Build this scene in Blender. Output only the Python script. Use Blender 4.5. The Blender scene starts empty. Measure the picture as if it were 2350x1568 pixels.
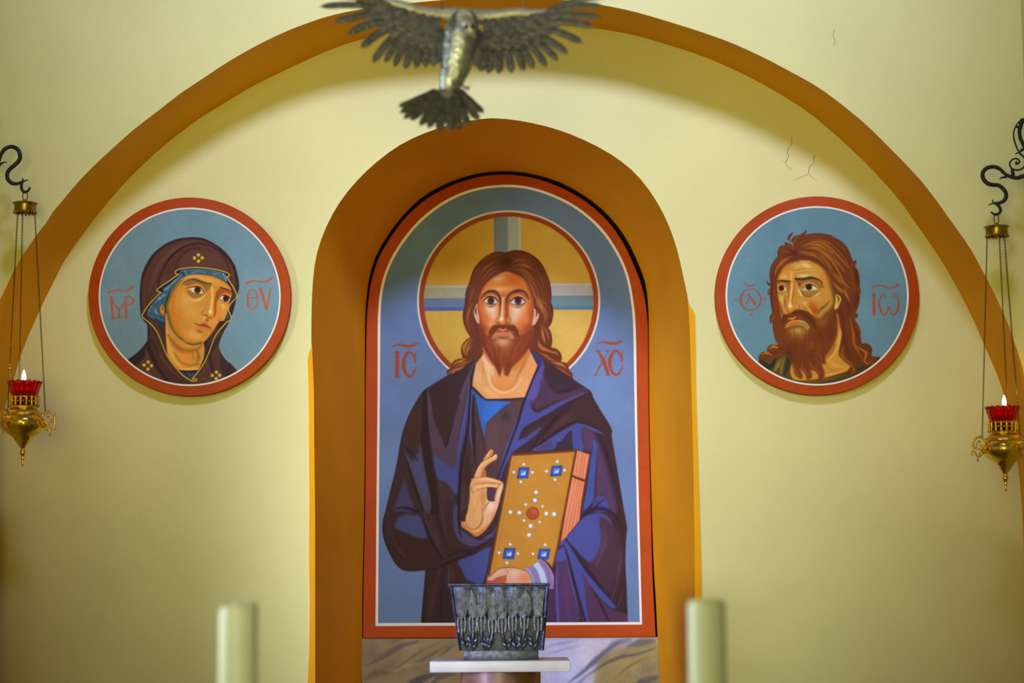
import bpy, bmesh, math, random
import numpy as np
from mathutils import Vector, Matrix

# ---------------------------------------------------------------- camera, world, lights
SC = bpy.context.scene
COL = SC.collection
W_PX, H_PX, F_PX = 2350, 1568, 4500.0
CAM = Vector((0.0, -6.75, 1.60))
TILT, ROLL = math.atan(562 / F_PX), math.radians(0.35)
CAM_ROT = Matrix.Rotation(math.pi / 2 + TILT, 3, 'X') @ Matrix.Rotation(-ROLL, 3, 'Z')
cam_data = bpy.data.cameras.new('camera')
cam = bpy.data.objects.new('camera', cam_data)
COL.objects.link(cam)
cam.matrix_world = Matrix.Translation(CAM) @ CAM_ROT.to_4x4()
cam_data.sensor_width = 36.0
cam_data.lens = 36.0 * F_PX / W_PX
cam_data.clip_start = 0.05
cam_data.dof.use_dof = True
cam_data.dof.focus_distance = 6.85
cam_data.dof.aperture_fstop = 2.1
SC.camera = cam

SC.view_settings.view_transform = 'Standard'
SC.view_settings.look = 'None'
SC.view_settings.exposure = 0.0
SC.view_settings.gamma = 1.0
SC.view_settings.use_curve_mapping = False

world = bpy.data.worlds.new('room_ambient')
SC.world = world
world.use_nodes = True
world.node_tree.nodes['Background'].inputs[0].default_value = (1.0, 0.84, 0.42, 1)
world.node_tree.nodes['Background'].inputs[1].default_value = 0.11

def aim(o, target):
    o.rotation_euler = (Vector(target) - o.location).to_track_quat('-Z', 'Y').to_euler()

def lamp(name, kind, loc, target, energy, color, **kw):
    d = bpy.data.lights.new(name, kind); d.energy = energy; d.color = color
    for k, v in kw.items(): setattr(d, k, v)
    o = bpy.data.objects.new(name, d); COL.objects.link(o); o.location = loc; aim(o, target)
    return o

# the ceiling spotlight above the nave, the daylight from the nave window on the left, a side window, two added fills
lamp('ceiling_spotlight', 'SPOT', (0.20, -4.2, 5.9), (0.02, -0.1, 3.85), 780, (0.89, 1.01, 2.40), spot_size=math.radians(55), spot_blend=1.0, shadow_soft_size=0.42)
lamp('front_fill_spot', 'SPOT', (-0.5, -6.6, 1.9), (0.04, 0, 3.00), 690, (1.0, 0.88, 0.30), spot_size=math.radians(44), spot_blend=1.0, shadow_soft_size=0.9)  # added warm fill from low in front, lifts arch shade and undersides
lamp('window_daylight', 'AREA', (-3.5, -3.75, 1.95), (0.06, 0.5, 1.85), 9.5, (0.60, 0.63, 1.15), shape='RECTANGLE', size=1.0, size_y=1.1, spread=math.radians(30))
lamp('side_window', 'AREA', (-3.7, -2.4, 2.6), (0.0, -3.2, 2.1), 24, (0.82, 0.93, 1.0), shape='RECTANGLE', size=0.8, size_y=2.4, spread=math.radians(60))
lamp('bowl_slab_fill', 'AREA', (-1.6, -7.4, 3.0), (0.0, -0.6, 1.70), 4.0, (0.85, 0.93, 1.0), shape='RECTANGLE', size=1.5, size_y=2.4, spread=math.radians(28))  # added unseen cool fill for the bowl's reflections and the slab front
# ---------------------------------------------------------------- helpers
def PX(x, y, Y):
    """the point of the vertical plane at depth Y that lies on the sight line of photograph pixel (x, y)"""
    d = CAM_ROT @ Vector(((x - W_PX / 2) / F_PX, -(y - H_PX / 2) / F_PX, -1.0))
    return CAM + d * ((Y - CAM.y) / d.y)

def PXN(x, y, Y):
    R = np.array(CAM_ROT)
    d = np.stack([(x - W_PX / 2) / F_PX, -(y - H_PX / 2) / F_PX, -np.ones_like(x)], -1) @ R.T
    t = (Y - CAM.y) / d[..., 1]
    return np.array(CAM) + d * t[..., None]

def m_per_px(Y): return (Y - CAM.y) / F_PX

def srgb(c):
    out = []
    for v in c:
        v /= 255.0
        out.append(v / 12.92 if v <= 0.04045 else ((v + 0.055) / 1.055) ** 2.4)
    return out

def mat(name, col, rough=0.6, metal=0.0, var=0.0, vscale=6.0, bump=0.0, bscale=60.0, spec=0.5, coat=0.0, col2=None, lowbump=0.0, wave=None):
    m = bpy.data.materials.new(name); m.use_nodes = True
    nt = m.node_tree; b = nt.nodes['Principled BSDF']
    b.inputs['Roughness'].default_value = rough; b.inputs['Metallic'].default_value = metal
    b.inputs['Specular IOR Level'].default_value = spec; b.inputs['Coat Weight'].default_value = coat
    c = srgb(col) + [1]
    b.inputs['Base Color'].default_value = c
    tc = nt.nodes.new('ShaderNodeTexCoord')
    if var or col2:
        n = nt.nodes.new('ShaderNodeTexNoise'); n.inputs['Scale'].default_value = vscale; n.inputs['Detail'].default_value = 6
        nt.links.new(tc.outputs['Object'], n.inputs['Vector'])
        r = nt.nodes.new('ShaderNodeValToRGB')
        c2 = (srgb(col2) + [1]) if col2 else [max(0, v * (1 - var)) for v in c[:3]] + [1]
        c1 = c if col2 else [min(1, v * (1 + var)) for v in c[:3]] + [1]
        r.color_ramp.elements[0].position = 0.35; r.color_ramp.elements[1].position = 0.65
        r.color_ramp.elements[0].color = c2; r.color_ramp.elements[1].color = c1
        nt.links.new(n.outputs['Fac'], r.inputs['Fac']); nt.links.new(r.outputs['Color'], b.inputs['Base Color'])
    if bump or lowbump:
        prev = None
        for s, k in ((bscale, bump), (3.0, lowbump)):
            if not k: continue
            n = nt.nodes.new('ShaderNodeTexNoise'); n.inputs['Scale'].default_value = s; n.inputs['Detail'].default_value = 4
            nt.links.new(tc.outputs['Object'], n.inputs['Vector'])
            bp = nt.nodes.new('ShaderNodeBump'); bp.inputs['Strength'].default_value = k; bp.inputs['Distance'].default_value = 0.02 if s > 10 else 0.05
            nt.links.new(n.outputs['Fac'], bp.inputs['Height'])
            if prev: nt.links.new(prev.outputs['Normal'], bp.inputs['Normal'])
            prev = bp
        nt.links.new(prev.outputs['Normal'], b.inputs['Normal'])
    return m

def obj(name, bm, material, parent=None, smooth=False, angle=None):
    me = bpy.data.meshes.new(name)
    bmesh.ops.recalc_face_normals(bm, faces=bm.faces[:])
    bm.to_mesh(me); bm.free()
    me.materials.append(material)
    if smooth:
        for p in me.polygons: p.use_smooth = True
        if angle: me.set_sharp_from_angle(angle=math.radians(angle))
    o = bpy.data.objects.new(name, me); COL.objects.link(o)
    if parent is not None:
        o.parent = parent
        o.matrix_parent_inverse = Matrix.Translation(-parent.location)
    return o

def thing(name, label, cat, loc, group=None):
    o = bpy.data.objects.new(name, None); COL.objects.link(o); o.location = loc
    o.empty_display_size = 0.05
    o['label'] = label; o['category'] = cat
    if group: o['group'] = group
    return o

def struct(o): o['kind'] = 'structure'; return o

def box(bm, lo, hi, bevel=0.0, seg=2):
    r = bmesh.ops.create_cube(bm, size=1.0)
    v = r['verts']
    for q in v:
        for k in range(3): q.co[k] = lo[k] + (q.co[k] + .5) * (hi[k] - lo[k])
    if bevel:
        es = list({e for q in v for e in q.link_edges})
        bmesh.ops.bevel(bm, geom=es, offset=bevel, segments=seg, affect='EDGES', profile=.6)

def tube(bm, pts, radii, n=10, cap=True, flat=None):
    """skin a tube along points; flat = (scale along the frame's second axis)"""
    pts = [Vector(p) for p in pts]
    if not hasattr(radii, '__len__'): radii = [radii] * len(pts)
    radii = [float(v) for v in radii]; rings = []; up = None
    for i, p in enumerate(pts):
        t = (pts[min(i + 1, len(pts) - 1)] - pts[max(i - 1, 0)]).normalized()
        if up is None:
            up = Vector((0, 1, 0)) if abs(t.y) < .9 else Vector((1, 0, 0))
        a = (up - t * up.dot(t)).normalized(); up = a; b = t.cross(a)
        k = flat if flat else 1.0
        rings.append([bm.verts.new(p + radii[i] * (a * math.cos(2 * math.pi * j / n) * k + b * math.sin(2 * math.pi * j / n))) for j in range(n)])
    for r0, r1 in zip(rings, rings[1:]):
        for j in range(n): bm.faces.new((r0[j], r0[(j + 1) % n], r1[(j + 1) % n], r1[j]))
    if cap:
        bm.faces.new(rings[0][::-1]); bm.faces.new(rings[-1])

def smooth_path(pts, n=6):
    p = np.array([list(q) for q in pts], float); m = len(p); out = []
    for i in range(m - 1):
        a, b = p[i], p[i + 1]
        ta = (b - p[max(i - 1, 0)]) * .5; tb = (p[min(i + 2, m - 1)] - a) * .5
        for k in range(n):
            t = k / n; t2, t3 = t * t, t ** 3
            out.append(Vector((2*t3 - 3*t2 + 1) * a + (t3 - 2*t2 + t) * ta + (-2*t3 + 3*t2) * b + (t3 - t2) * tb))
    out.append(Vector(p[-1]))
    return out

def lathe(bm, prof, n=40, center=(0, 0, 0), wob=None):
    """prof: list of (radius, z); closed at ends when the radius is ~0"""
    cx, cy, cz = center; rings = []
    for r, z in prof:
        if r < 1e-5: rings.append([bm.verts.new((cx, cy, cz + z))])
        else: rings.append([bm.verts.new((cx + (r + (wob(a, z) if wob else 0)) * math.cos(a), cy + (r + (wob(a, z) if wob else 0)) * math.sin(a), cz + z)) for a in (2 * math.pi * j / n for j in range(n))])
    for r0, r1 in zip(rings, rings[1:]):
        for j in range(n):
            k = (j + 1) % n
            if len(r0) == 1 and len(r1) == 1: continue
            if len(r0) == 1: bm.faces.new((r0[0], r1[k], r1[j]))
            elif len(r1) == 1: bm.faces.new((r0[j], r0[k], r1[0]))
            else: bm.faces.new((r0[j], r0[k], r1[k], r1[j]))

def ball(bm, c, rx, ry=None, rz=None, u=10, v=8, rot=None):
    r = bmesh.ops.create_uvsphere(bm, u_segments=u, v_segments=v, radius=1.0)
    M = Matrix.Diagonal((rx, ry or rx, rz or rx)).to_3x3()
    if rot is not None: M = rot @ M
    for q in r['verts']: q.co = M @ q.co + Vector(c)

def dense(pts, n):
    """resample a traced line by arc length after rounding it with a spline"""
    P = [(float(a), float(b)) for a, b in pts]
    s = np.array([[v.x, v.y] for v in smooth_path([(x, y, 0) for x, y in P], 8)])
    L = np.r_[0, np.cumsum(np.hypot(*np.diff(s, axis=0).T))]
    u = np.linspace(0, L[-1], n)
    return np.stack([np.interp(u, L, s[:, 0]), np.interp(u, L, s[:, 1])], -1)

def xy(text, ox=0, oy=0, s=1.0):
    out = []
    for tok in text.split():
        a, b = tok.split(','); out.append((ox + float(a) / s, oy + float(b) / s))
    return out

def strip(bm, A, B):
    va = [bm.verts.new(p) for p in A]; vb = [bm.verts.new(p) for p in B]
    for i in range(len(va) - 1): bm.faces.new((va[i], va[i + 1], vb[i + 1], vb[i]))

def holed_wall(bm, outer, hole):
    """flat wall with an opening: both are closed loops of points of one plane"""
    es = []
    for loop in (outer, hole):
        vs = [bm.verts.new(p) for p in loop]
        es += [bm.edges.new((vs[i], vs[(i + 1) % len(vs)])) for i in range(len(vs))]
    bmesh.ops.triangle_fill(bm, use_beauty=True, use_dissolve=False, edges=es)
# ---------------------------------------------------------------- paint on the icons
# The three icons are painted in numpy on a fine grid (brush fills, strokes and dabs)
# and the paint is carried to the boards as a colour attribute of their painted faces.
def spline(pts, closed, corners, n=5):
    p = np.asarray(pts, float); m = len(p)
    if m < 3: return p
    out = []
    for i in range(m if closed else m - 1):
        a, b = p[i], p[(i + 1) % m]
        pa = p[(i - 1) % m] if (closed or i > 0) else a
        pb = p[(i + 2) % m] if (closed or i + 2 < m) else b
        ta = np.zeros(2) if corners[i] else (b - pa) * .5
        tb = np.zeros(2) if corners[(i + 1) % m] else (pb - a) * .5
        for k in range(n):
            t = k / n; t2 = t * t; t3 = t2 * t
            out.append((2*t3 - 3*t2 + 1) * a + (t3 - 2*t2 + t) * ta + (-2*t3 + 3*t2) * b + (t3 - t2) * tb)
    if not closed: out.append(p[-1])
    return np.array(out)

def crop(ox, oy, s):
    def f(text):
        P, Cn = [], []
        for tok in text.split():
            c = tok.endswith('!'); tok = tok.rstrip('!')
            x, y = tok.split(',')
            P.append((ox + float(x) / s, oy + float(y) / s)); Cn.append(c)
        return P, Cn
    f.s = s
    return f

def join(*parts):
    P, Cn = [], []
    for a, b in parts: P += a; Cn += b
    return P, Cn

class Canvas:
    def __init__(self, x0, y0, x1, y1, step, base):
        self.xs = np.arange(x0, x1 + step, step, dtype=np.float32)
        self.ys = np.arange(y0, y1 + step, step, dtype=np.float32)
        self.step = step
        self.rgb = np.empty((len(self.ys), len(self.xs), 3), np.float32)
        self.rgb[:] = np.array(base, np.float32) / 255
        self.reg = np.zeros((len(self.ys), len(self.xs)), np.int16)
        self.one = np.ones((len(self.ys), len(self.xs)), np.float32)
    def _win(self, lo, hi, pad):
        i0 = max(0, int((lo[0] - pad - self.xs[0]) / self.step)); i1 = min(len(self.xs), int((hi[0] + pad - self.xs[0]) / self.step) + 2)
        j0 = max(0, int((lo[1] - pad - self.ys[0]) / self.step)); j1 = min(len(self.ys), int((hi[1] + pad - self.ys[0]) / self.step) + 2)
        if i1 <= i0 or j1 <= j0: return None
        return (slice(j0, j1), slice(i0, i1))
    def _mix(self, w, a, col, reg, clip):
        if clip is not None: a = a * clip[w]
        c = np.array(col, np.float32) / 255
        v = self.rgb[w]
        self.rgb[w] = v + (c - v) * a[..., None]
        if reg is not None:
            r = self.reg[w]; r[a > .5] = reg
    def mask(self, path, soft=.7, smooth=True):
        P, Cn = path
        q = spline(P, True, Cn) if smooth else np.asarray(P, float)
        w = self._win(q.min(0), q.max(0), soft * 2 + 1)
        if w is None: return None, None
        X, Y = np.meshgrid(self.xs[w[1]], self.ys[w[0]])
        d2 = np.full(X.shape, 1e9, np.float32); ins = np.zeros(X.shape, bool)
        for k in range(len(q)):
            ax, ay = q[k]; bx, by = q[(k + 1) % len(q)]
            ex, ey = bx - ax, by - ay; L = ex*ex + ey*ey
            if L < 1e-9: continue
            t = ((X - ax) * ex + (Y - ay) * ey) / L
            np.clip(t, 0, 1, out=t)
            dx = X - ax - t * ex; dy = Y - ay - t * ey
            np.minimum(d2, dx*dx + dy*dy, out=d2)
            if abs(ey) > 1e-9:
                ins ^= ((ay > Y) != (by > Y)) & (X < ex * (Y - ay) / ey + ax)
        d = np.sqrt(d2); d[~ins] *= -1
        t = np.clip(d / (2 * soft) + .5, 0, 1)
        return w, (t * t * (3 - 2 * t)).astype(np.float32)
    def clip(self, path, soft=.7, smooth=True):
        m = np.zeros(self.reg.shape, np.float32)
        w, a = self.mask(path, soft, smooth)
        m[w] = a
        return m
    def fill(self, path, col, soft=.7, a=1., reg=None, clip=None, smooth=True):
        w, m = self.mask(path, soft, smooth)
        if w is not None: self._mix(w, m * a, col, reg, clip)
    def stroke(self, path, col, w0, w1=None, mid=None, soft=.6, a=1., reg=None, clip=None):
        """brush line; w0 -> mid -> w1 are widths in photograph pixels"""
        P, Cn = path
        if w1 is None: w1 = w0
        q = spline(P, False, Cn)
        seg = np.r_[0, np.cumsum(np.hypot(*np.diff(q, axis=0).T))]; u = seg / max(seg[-1], 1e-6)
        r = np.interp(u, [0, 1], [w0, w1]) if mid is None else np.interp(u, [0, .5, 1], [w0, mid, w1])
        r = r * .5
        w = self._win(q.min(0), q.max(0), r.max() + soft * 2 + 1)
        if w is None: return
        X, Y = np.meshgrid(self.xs[w[1]], self.ys[w[0]])
        best = np.full(X.shape, -1e9, np.float32)
        for k in range(len(q) - 1):
            ax, ay = q[k]; ex, ey = q[k + 1] - q[k]; L = ex*ex + ey*ey
            if L < 1e-9: continue
            t = np.clip(((X - ax) * ex + (Y - ay) * ey) / L, 0, 1)
            d = r[k] + (r[k + 1] - r[k]) * t - np.hypot(X - ax - t * ex, Y - ay - t * ey)
            np.maximum(best, d, out=best)
        t = np.clip(best / (2 * soft) + .5, 0, 1)
        self._mix(w, (t * t * (3 - 2 * t)).astype(np.float32) * a, col, reg, clip)
    def dab(self, c, rx, ry, col, a=1., rot=0., clip=None):
        """soft dab of paint (c from a crop, radii in photograph pixels)"""
        (cx, cy) = c[0][0]
        R = max(rx, ry) * 2.2
        w = self._win((cx - R, cy - R), (cx + R, cy + R), 0)
        if w is None: return
        X, Y = np.meshgrid(self.xs[w[1]] - cx, self.ys[w[0]] - cy)
        cr, sr = math.cos(rot), math.sin(rot)
        U = (X * cr + Y * sr) / rx; V = (-X * sr + Y * cr) / ry
        self._mix(w, (np.exp(-(U*U + V*V) * 1.1) * a).astype(np.float32), col, None, clip)
    def disc(self, c, r, col, soft=.6, a=1., ry=None, reg=None, clip=None):
        (cx, cy) = c[0][0]; ry = ry or r
        pts = [(cx + r * math.cos(k * .2618), cy + ry * math.sin(k * .2618)) for k in range(24)]
        self.fill((pts, [False] * 24), col, soft, a, reg, clip)
    def grain(self, amp, seed):
        rng = np.random.default_rng(seed)
        h, w = self.reg.shape
        n = np.zeros((h, w), np.float32)
        for cell, k in ((2, .35), (9, .35), (40, .5)):
            g = rng.normal(0, 1, (h // cell + 3, w // cell + 3)).astype(np.float32)
            yi = np.arange(h) / cell; xi = np.arange(w) / cell
            y0 = yi.astype(int); x0 = xi.astype(int); fy = (yi - y0)[:, None]; fx = (xi - x0)[None]
            n += k * (g[y0][:, x0] * (1-fy) * (1-fx) + g[y0+1][:, x0] * fy * (1-fx) + g[y0][:, x0+1] * (1-fy) * fx + g[y0+1][:, x0+1] * fy * fx)
        for ax in (0, 1):                     # let wet strokes run together a little
            p = np.concatenate([np.take(self.rgb, [0], ax), self.rgb, np.take(self.rgb, [-1], ax)], ax)
            lo, hi = (p[:-2], p[2:]) if ax == 0 else (p[:, :-2], p[:, 2:])
            self.rgb = self.rgb * .56 + (lo + hi) * .22
        self.rgb *= (1 + amp * n)[..., None]
        np.clip(self.rgb, 0, 1, out=self.rgb)

def strands(cv, ga, gb, n, cols, seed, clip, width=(1.2, 3.2), a=.4, lo=0., hi=1.):
    """n fine brush strokes between two guide lines"""
    rng = random.Random(seed); A_, B_ = np.array(ga[0]), np.array(gb[0])
    for k in range(n):
        u = rng.uniform(lo, hi); i0 = rng.choice((0, 0, 1)); p = A_ + (B_ - A_) * u + np.array([[rng.gauss(0, 1.2), rng.gauss(0, 1.2)] for _ in A_])
        p = p[i0:len(p) - rng.choice((0, 0, 1))]
        cv.stroke((p.tolist(), [False] * len(p)), rng.choice(cols), .4, .4, rng.uniform(*width), .9, a, clip=clip)
def paint_saviour():
    A = crop(1000, 560, 7.34375); B = crop(1000, 700, 7.34375)
    C = crop(860, 860, 5); D = crop(1040, 860, 5); E = crop(860, 1150, 5); F = crop(1040, 1150, 5)
    P = crop(0, 0, 1)
    cv = Canvas(858, 420, 1478, 1440, 1., (114, 136, 174))
    R = dict(halo=1, hair=2, face=3, beard=4, robe=5, tunic=6, book=7, hand=8, cuff=9, letters=10, lefthand=11)
    # soft mottling of the blue ground
    rng = random.Random(4)
    for k in range(60):
        cv.dab(P('%d,%d' % (rng.randint(860, 1475), rng.randint(425, 1435))), rng.uniform(30, 80), rng.uniform(30, 90),
               rng.choice([(100, 124, 168), (124, 150, 192), (108, 138, 186)]), .35)
    # ---- halo
    hc = P('1167.3,691.5')
    cv.disc(hc, 210, (226, 226, 220), ry=208.5, reg=R['halo'])
    cv.disc(hc, 206, (160, 74, 28), ry=204.5, reg=R['halo'])
    cv.disc(hc, 194.5, (206, 168, 70), ry=194, reg=R['halo'])
    hm = np.zeros(cv.reg.shape, np.float32); w, m = cv.mask(([(1167.3 + 194.5 * math.cos(k * .1309), 691.5 + 194 * math.sin(k * .1309)) for k in range(48)], [False] * 48)); hm[w] = m
    cv.dab(P('1050,600'), 90, 80, (198, 152, 38), .7, clip=hm); cv.dab(P('1290,590'), 90, 80, (206, 172, 88), .6, clip=hm)
    cv.dab(P('1040,780'), 70, 80, (208, 176, 84), .6, clip=hm); cv.dab(P('1310,770'), 70, 90, (214, 184, 106), .7, clip=hm)
    q = lambda s, c, **k: cv.fill(P(s), c, smooth=False, clip=hm, **k)
    q('1133.5,480 1165,480 1166,600 1135,600', (128, 140, 150)); q('1133.5,480 1136,480 1138,600 1135,600', (100, 122, 160))
    q('1165,480 1195,480 1195.5,600 1166,600', (172, 176, 172)); q('1190,480 1195,480 1195.5,600 1190.5,600', (190, 194, 190))
    q('960,656 1080,655 1080,685 960,686', (168, 166, 138)); q('960,656 1080,655 1080,660 960,661', (184, 182, 160))
    q('960,685 1080,684 1080,706 960,707', (112, 128, 152)); q('960,706 1080,705 1080,713 960,714', (86, 104, 164))
    q('1260,651 1375,650 1375,679 1260,680', (180, 176, 176)); q('1260,651 1375,650 1375,655 1260,656', (192, 190, 192))
    q('1260,679 1375,678 1375,703 1260,704', (118, 146, 152)); q('1260,703 1375,702 1375,711 1260,711', (94, 132, 152))
    # ---- hair
    hair = join(A('1180,155! 1080,130 960,150 830,220 720,320 640,430 595,540 565,650 530,740 500,850 490,980 480,1060 460,1160 460,1280 490,1400 540,1500'),
                B('580,545! 500,600 440,680 425,780 445,870 470,905! 380,910 300,950 265,1010 258,1065! 200,1095 185,1140 195,1190! 600,1000 1100,900 1650,860 1900,1040 2200,1220 2310,1250! 2305,1160 2250,1110! 2230,1020 2180,970 2110,960! 2125,900 2110,820 2050,750 1940,715! 1960,640 1955,520 1930,440 1895,390!'),
                A('1950,1330 1980,1180 1970,1060 1945,980 1950,880 1940,740 1915,620 1870,500 1800,360 1700,240 1580,160 1450,115 1340,105 1240,125'))
    cv.fill(hair, (112, 58, 18), reg=R['hair'])
    hc_ = cv.clip(hair)
    s = lambda f, t, c, a, b, m=None, soft=.8, al=.9, cl=hc_: cv.stroke(f(t), c, a / f.s, b / f.s, None if m is None else m / f.s, soft=soft, a=al, clip=cl)
    cv.dab(A('1180,300'), 26, 16, (84, 36, 6), .8, clip=hc_); cv.dab(A('1750,400'), 22, 20, (92, 40, 10), .7, 1., hc_); cv.dab(A('760,330'), 20, 16, (92, 42, 8), .6, clip=hc_)
    # outline shade
    s(A, '1180,155 1080,130 960,150 830,220 720,320 640,430 595,540 565,650 530,740 500,850 490,980 480,1060 460,1160 460,1280 490,1400 540,1500', (84, 38, 10), 40, 40, 60, 3)
    s(A, '1180,155 1340,105 1580,160 1800,360 1915,620 1950,880 1945,980 1980,1180 1950,1330', (88, 36, 14), 50, 60, 90, 4)
    for t, c, wd in (('1050,290 920,340 800,440 720,580', (150, 84, 32), 45), ('1060,360 930,420 820,510 740,620 680,740', (158, 92, 38), 60), ('1080,430 950,500 850,590 760,700 700,840', (138, 76, 28), 60),
                     ('960,330 850,400 760,500', (162, 98, 44), 22), ('860,500 780,590 720,690', (170, 104, 50), 20), ('700,640 640,760 600,900 570,1010', (152, 88, 32), 60),
                     ('640,800 600,920 590,1010', (164, 98, 40), 26), ('690,860 650,960 600,1060 560,1180', (128, 70, 22), 50), ('640,980 580,1080 550,1180 540,1300', (182, 124, 48), 40),
                     ('590,1060 545,1180 540,1330 580,1450', (168, 104, 48), 34), ('520,1150 510,1280 540,1400', (136, 78, 26), 36), ('620,1200 600,1350 640,1480 660,1560', (130, 66, 24), 44)):
        s(A, t, c, 4, 4, wd, 1.6, .85)
    for t, c, wd in (('1290,320 1390,270 1500,280 1620,330', (152, 88, 36), 70), ('1300,390 1400,350 1540,370 1680,460', (166, 104, 46), 55), ('1330,420 1480,450 1620,560 1740,700', (160, 100, 38), 90),
                     ('1450,500 1580,610 1680,740 1760,860', (150, 88, 30), 80), ('1420,370 1500,380 1580,410', (186, 122, 60), 16), ('1560,560 1640,660 1720,760', (176, 112, 50), 26),
                     ('1560,640 1640,760 1700,880 1800,960 1880,1060', (160, 104, 34), 90), ('1640,700 1720,850 1820,960 1920,1010', (122, 64, 18), 50), ('1660,830 1720,960 1780,1080 1830,1200', (186, 130, 42), 90),
                     ('1680,900 1750,1020 1830,1100 1870,1190', (196, 142, 50), 34), ('1790,1010 1850,1120 1870,1230 1850,1330', (166, 98, 50), 36), ('1820,1120 1840,1240 1820,1340', (178, 108, 60), 24),
                     ('1900,1060 1930,1180 1910,1330', (110, 54, 22), 60), ('1700,1060 1730,1200 1700,1400 1660,1550', (108, 52, 18), 70)):
        s(A, t, c, 4, 4, wd, 1.6, .85)
    strands(cv, A('1150,440 950,550 800,740 715,950 650,1120'), A('1090,140 830,240 630,520 520,850 480,1150'), 46, [(92, 44, 10), (100, 50, 14), (156, 92, 38), (140, 78, 28)], 11, hc_)
    strands(cv, A('1220,430 1420,530 1590,740 1670,980 1760,1250'), A('1300,125 1620,200 1850,480 1925,850 1950,1250'), 52, [(92, 42, 10), (104, 50, 16), (164, 104, 42), (146, 86, 32)], 12, hc_)
    strands(cv, A('640,1100 610,1250 640,1450 690,1560'), A('480,1120 475,1260 520,1440 590,1560'), 22, [(92, 44, 14), (160, 98, 42), (128, 68, 24)], 13, hc_)
    # lower locks
    for t, c, wd in (('590,560 500,660 470,760 500,860', (190, 130, 46), 60), ('600,600 540,700 520,800 545,870', (170, 108, 42), 50), ('680,430 650,560 600,700 560,850', (132, 66, 26), 60), ('620,560 570,640', (206, 146, 70), 18),
                     ('590,690 540,760 525,820', (206, 142, 66), 18), ('700,640 680,760 660,860', (118, 56, 30), 120), ('540,890 430,950 330,980 290,1050', (196, 128, 50), 50), ('600,930 480,980 360,1030 300,1090', (170, 104, 40), 44), ('500,1010 380,1080 240,1130 205,1170', (190, 120, 48), 46),
                     ('470,905 400,915 310,950 270,1010', (110, 58, 14), 14), ('470,960 380,1000 300,1060', (108, 54, 14), 12), ('425,780 440,700 500,610 580,545', (112, 62, 14), 18), ('470,905 520,900 570,850 600,780', (104, 52, 14), 16)):
        s(B, t, c, 4, 4, wd, 1.3, .9)
    for t, c, wd in (('1770,330 1850,420 1890,520 1900,600', (190, 116, 66), 46), ('1780,360 1800,480 1830,600 1840,660', (196, 118, 72), 50), ('1720,580 1740,680 1800,740 1920,780 2020,830', (192, 116, 60), 60), ('1740,600 1760,670 1840,720', (206, 130, 76), 18),
                     ('1960,780 2030,810 2060,860', (216, 140, 96), 18), ('1740,800 1850,850 1950,920 2050,950', (178, 104, 48), 50), ('1950,960 2080,990 2170,1030 2200,1080', (196, 116, 70), 60), ('2000,1040 2120,1100 2230,1180 2290,1220', (160, 84, 36), 60),
                     ('1810,380 1870,460 1870,560', (104, 48, 16), 16), ('1720,540 1770,640 1880,700 1950,715', (96, 46, 12), 20), ('1740,760 1850,790 1950,890 2060,950 2120,960', (100, 46, 14), 18), ('1950,940 2060,960 2180,990', (100, 46, 16), 12), ('1700,380 1700,500 1690,640 1700,760', (118, 54, 22), 80), ('1930,440 1955,560 1950,700', (104, 48, 18), 50)):
        s(B, t, c, 4, 4, wd, 1.3, .9)
    # ---- skin
    face = join(A('1180,468 1050,515 930,585 840,670 775,770 735,880 715,1000 720,1150 735,1330'), B('745,480 790,690 900,830 1130,900 1490,850 1560,740 1640,480'), A('1640,1380 1645,1200 1650,1050 1640,920 1600,800 1560,700 1500,600 1420,540 1300,495'))
    neck = B('800,700 805,790 775,865 660,1010! 598,1370! 835,1595! 1500,1570! 1722,1040! 1585,770 1500,700 1100,600')
    cv.fill(neck, (216, 156, 96), reg=R['face']); nk = cv.clip(neck)
    s2 = lambda f, t, c, a, b, m=None, soft=.8, al=1., cl=nk: cv.stroke(f(t), c, a / f.s, b / f.s, None if m is None else m / f.s, soft=soft, a=al, clip=cl)
    cv.dab(B('720,1200'), 14, 24, (226, 180, 130), .9, clip=nk); cv.dab(B('900,1460'), 26, 12, (228, 180, 126), .8, .6, nk); cv.dab(B('1420,1380'), 24, 24, (226, 164, 118), .8, -.9, nk)
    s2(B, '790,780 840,950 920,1120 950,1280', (230, 188, 148), 40, 90, 150, 3.5, .9)
    s2(B, '800,960 800,1100 790,1260', (206, 140, 76), 10, 6, 40, 2, .7)
    s2(B, '1560,780 1500,960 1400,1160 1330,1300', (178, 118, 56), 60, 20, 50, 3, .75); s2(B, '1560,800 1450,960 1330,1080', (200, 124, 50), 90, 60, 120, 5, .8)
    s2(B, '950,1200 960,1320 1050,1410 1150,1430 1260,1390 1350,1290', (196, 124, 56), 20, 30, 60, 3.5, .8); cv.dab(B('1130,1300'), 26, 18, (216, 146, 74), .9, clip=nk)
    s2(B, '880,1180 930,1340 1030,1440 1150,1475 1280,1440 1380,1350 1450,1230', (234, 190, 142), 40, 14, 44, 3, .85)
    s2(B, '780,780 800,800 775,865 660,1010 598,1370', (186, 108, 56), 16, 10, 12, 1.2, .6); s2(B, '780,640 800,760 850,880 950,1030', (196, 104, 52), 30, 10, 30, 2, .7)
    cv.fill(face, (208, 128, 56), reg=R['face']); fc = cv.clip(face, 1.2)
    d = lambda f, t, rx, ry, c, a, rot=0.: cv.dab(f(t), rx, ry, c, a, rot, fc)
    # broad modelling
    d(A, '1060,590', 15, 8, (214, 172, 120), .95, -.2); d(A, '1330,610', 20, 15, (196, 98, 16), .95); d(A, '960,690', 14, 7, (206, 138, 56), .7); d(A, '1080,755', 26, 7, (222, 170, 104), .9); d(A, '1180,690', 24, 4, (196, 124, 40), .6)
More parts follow.
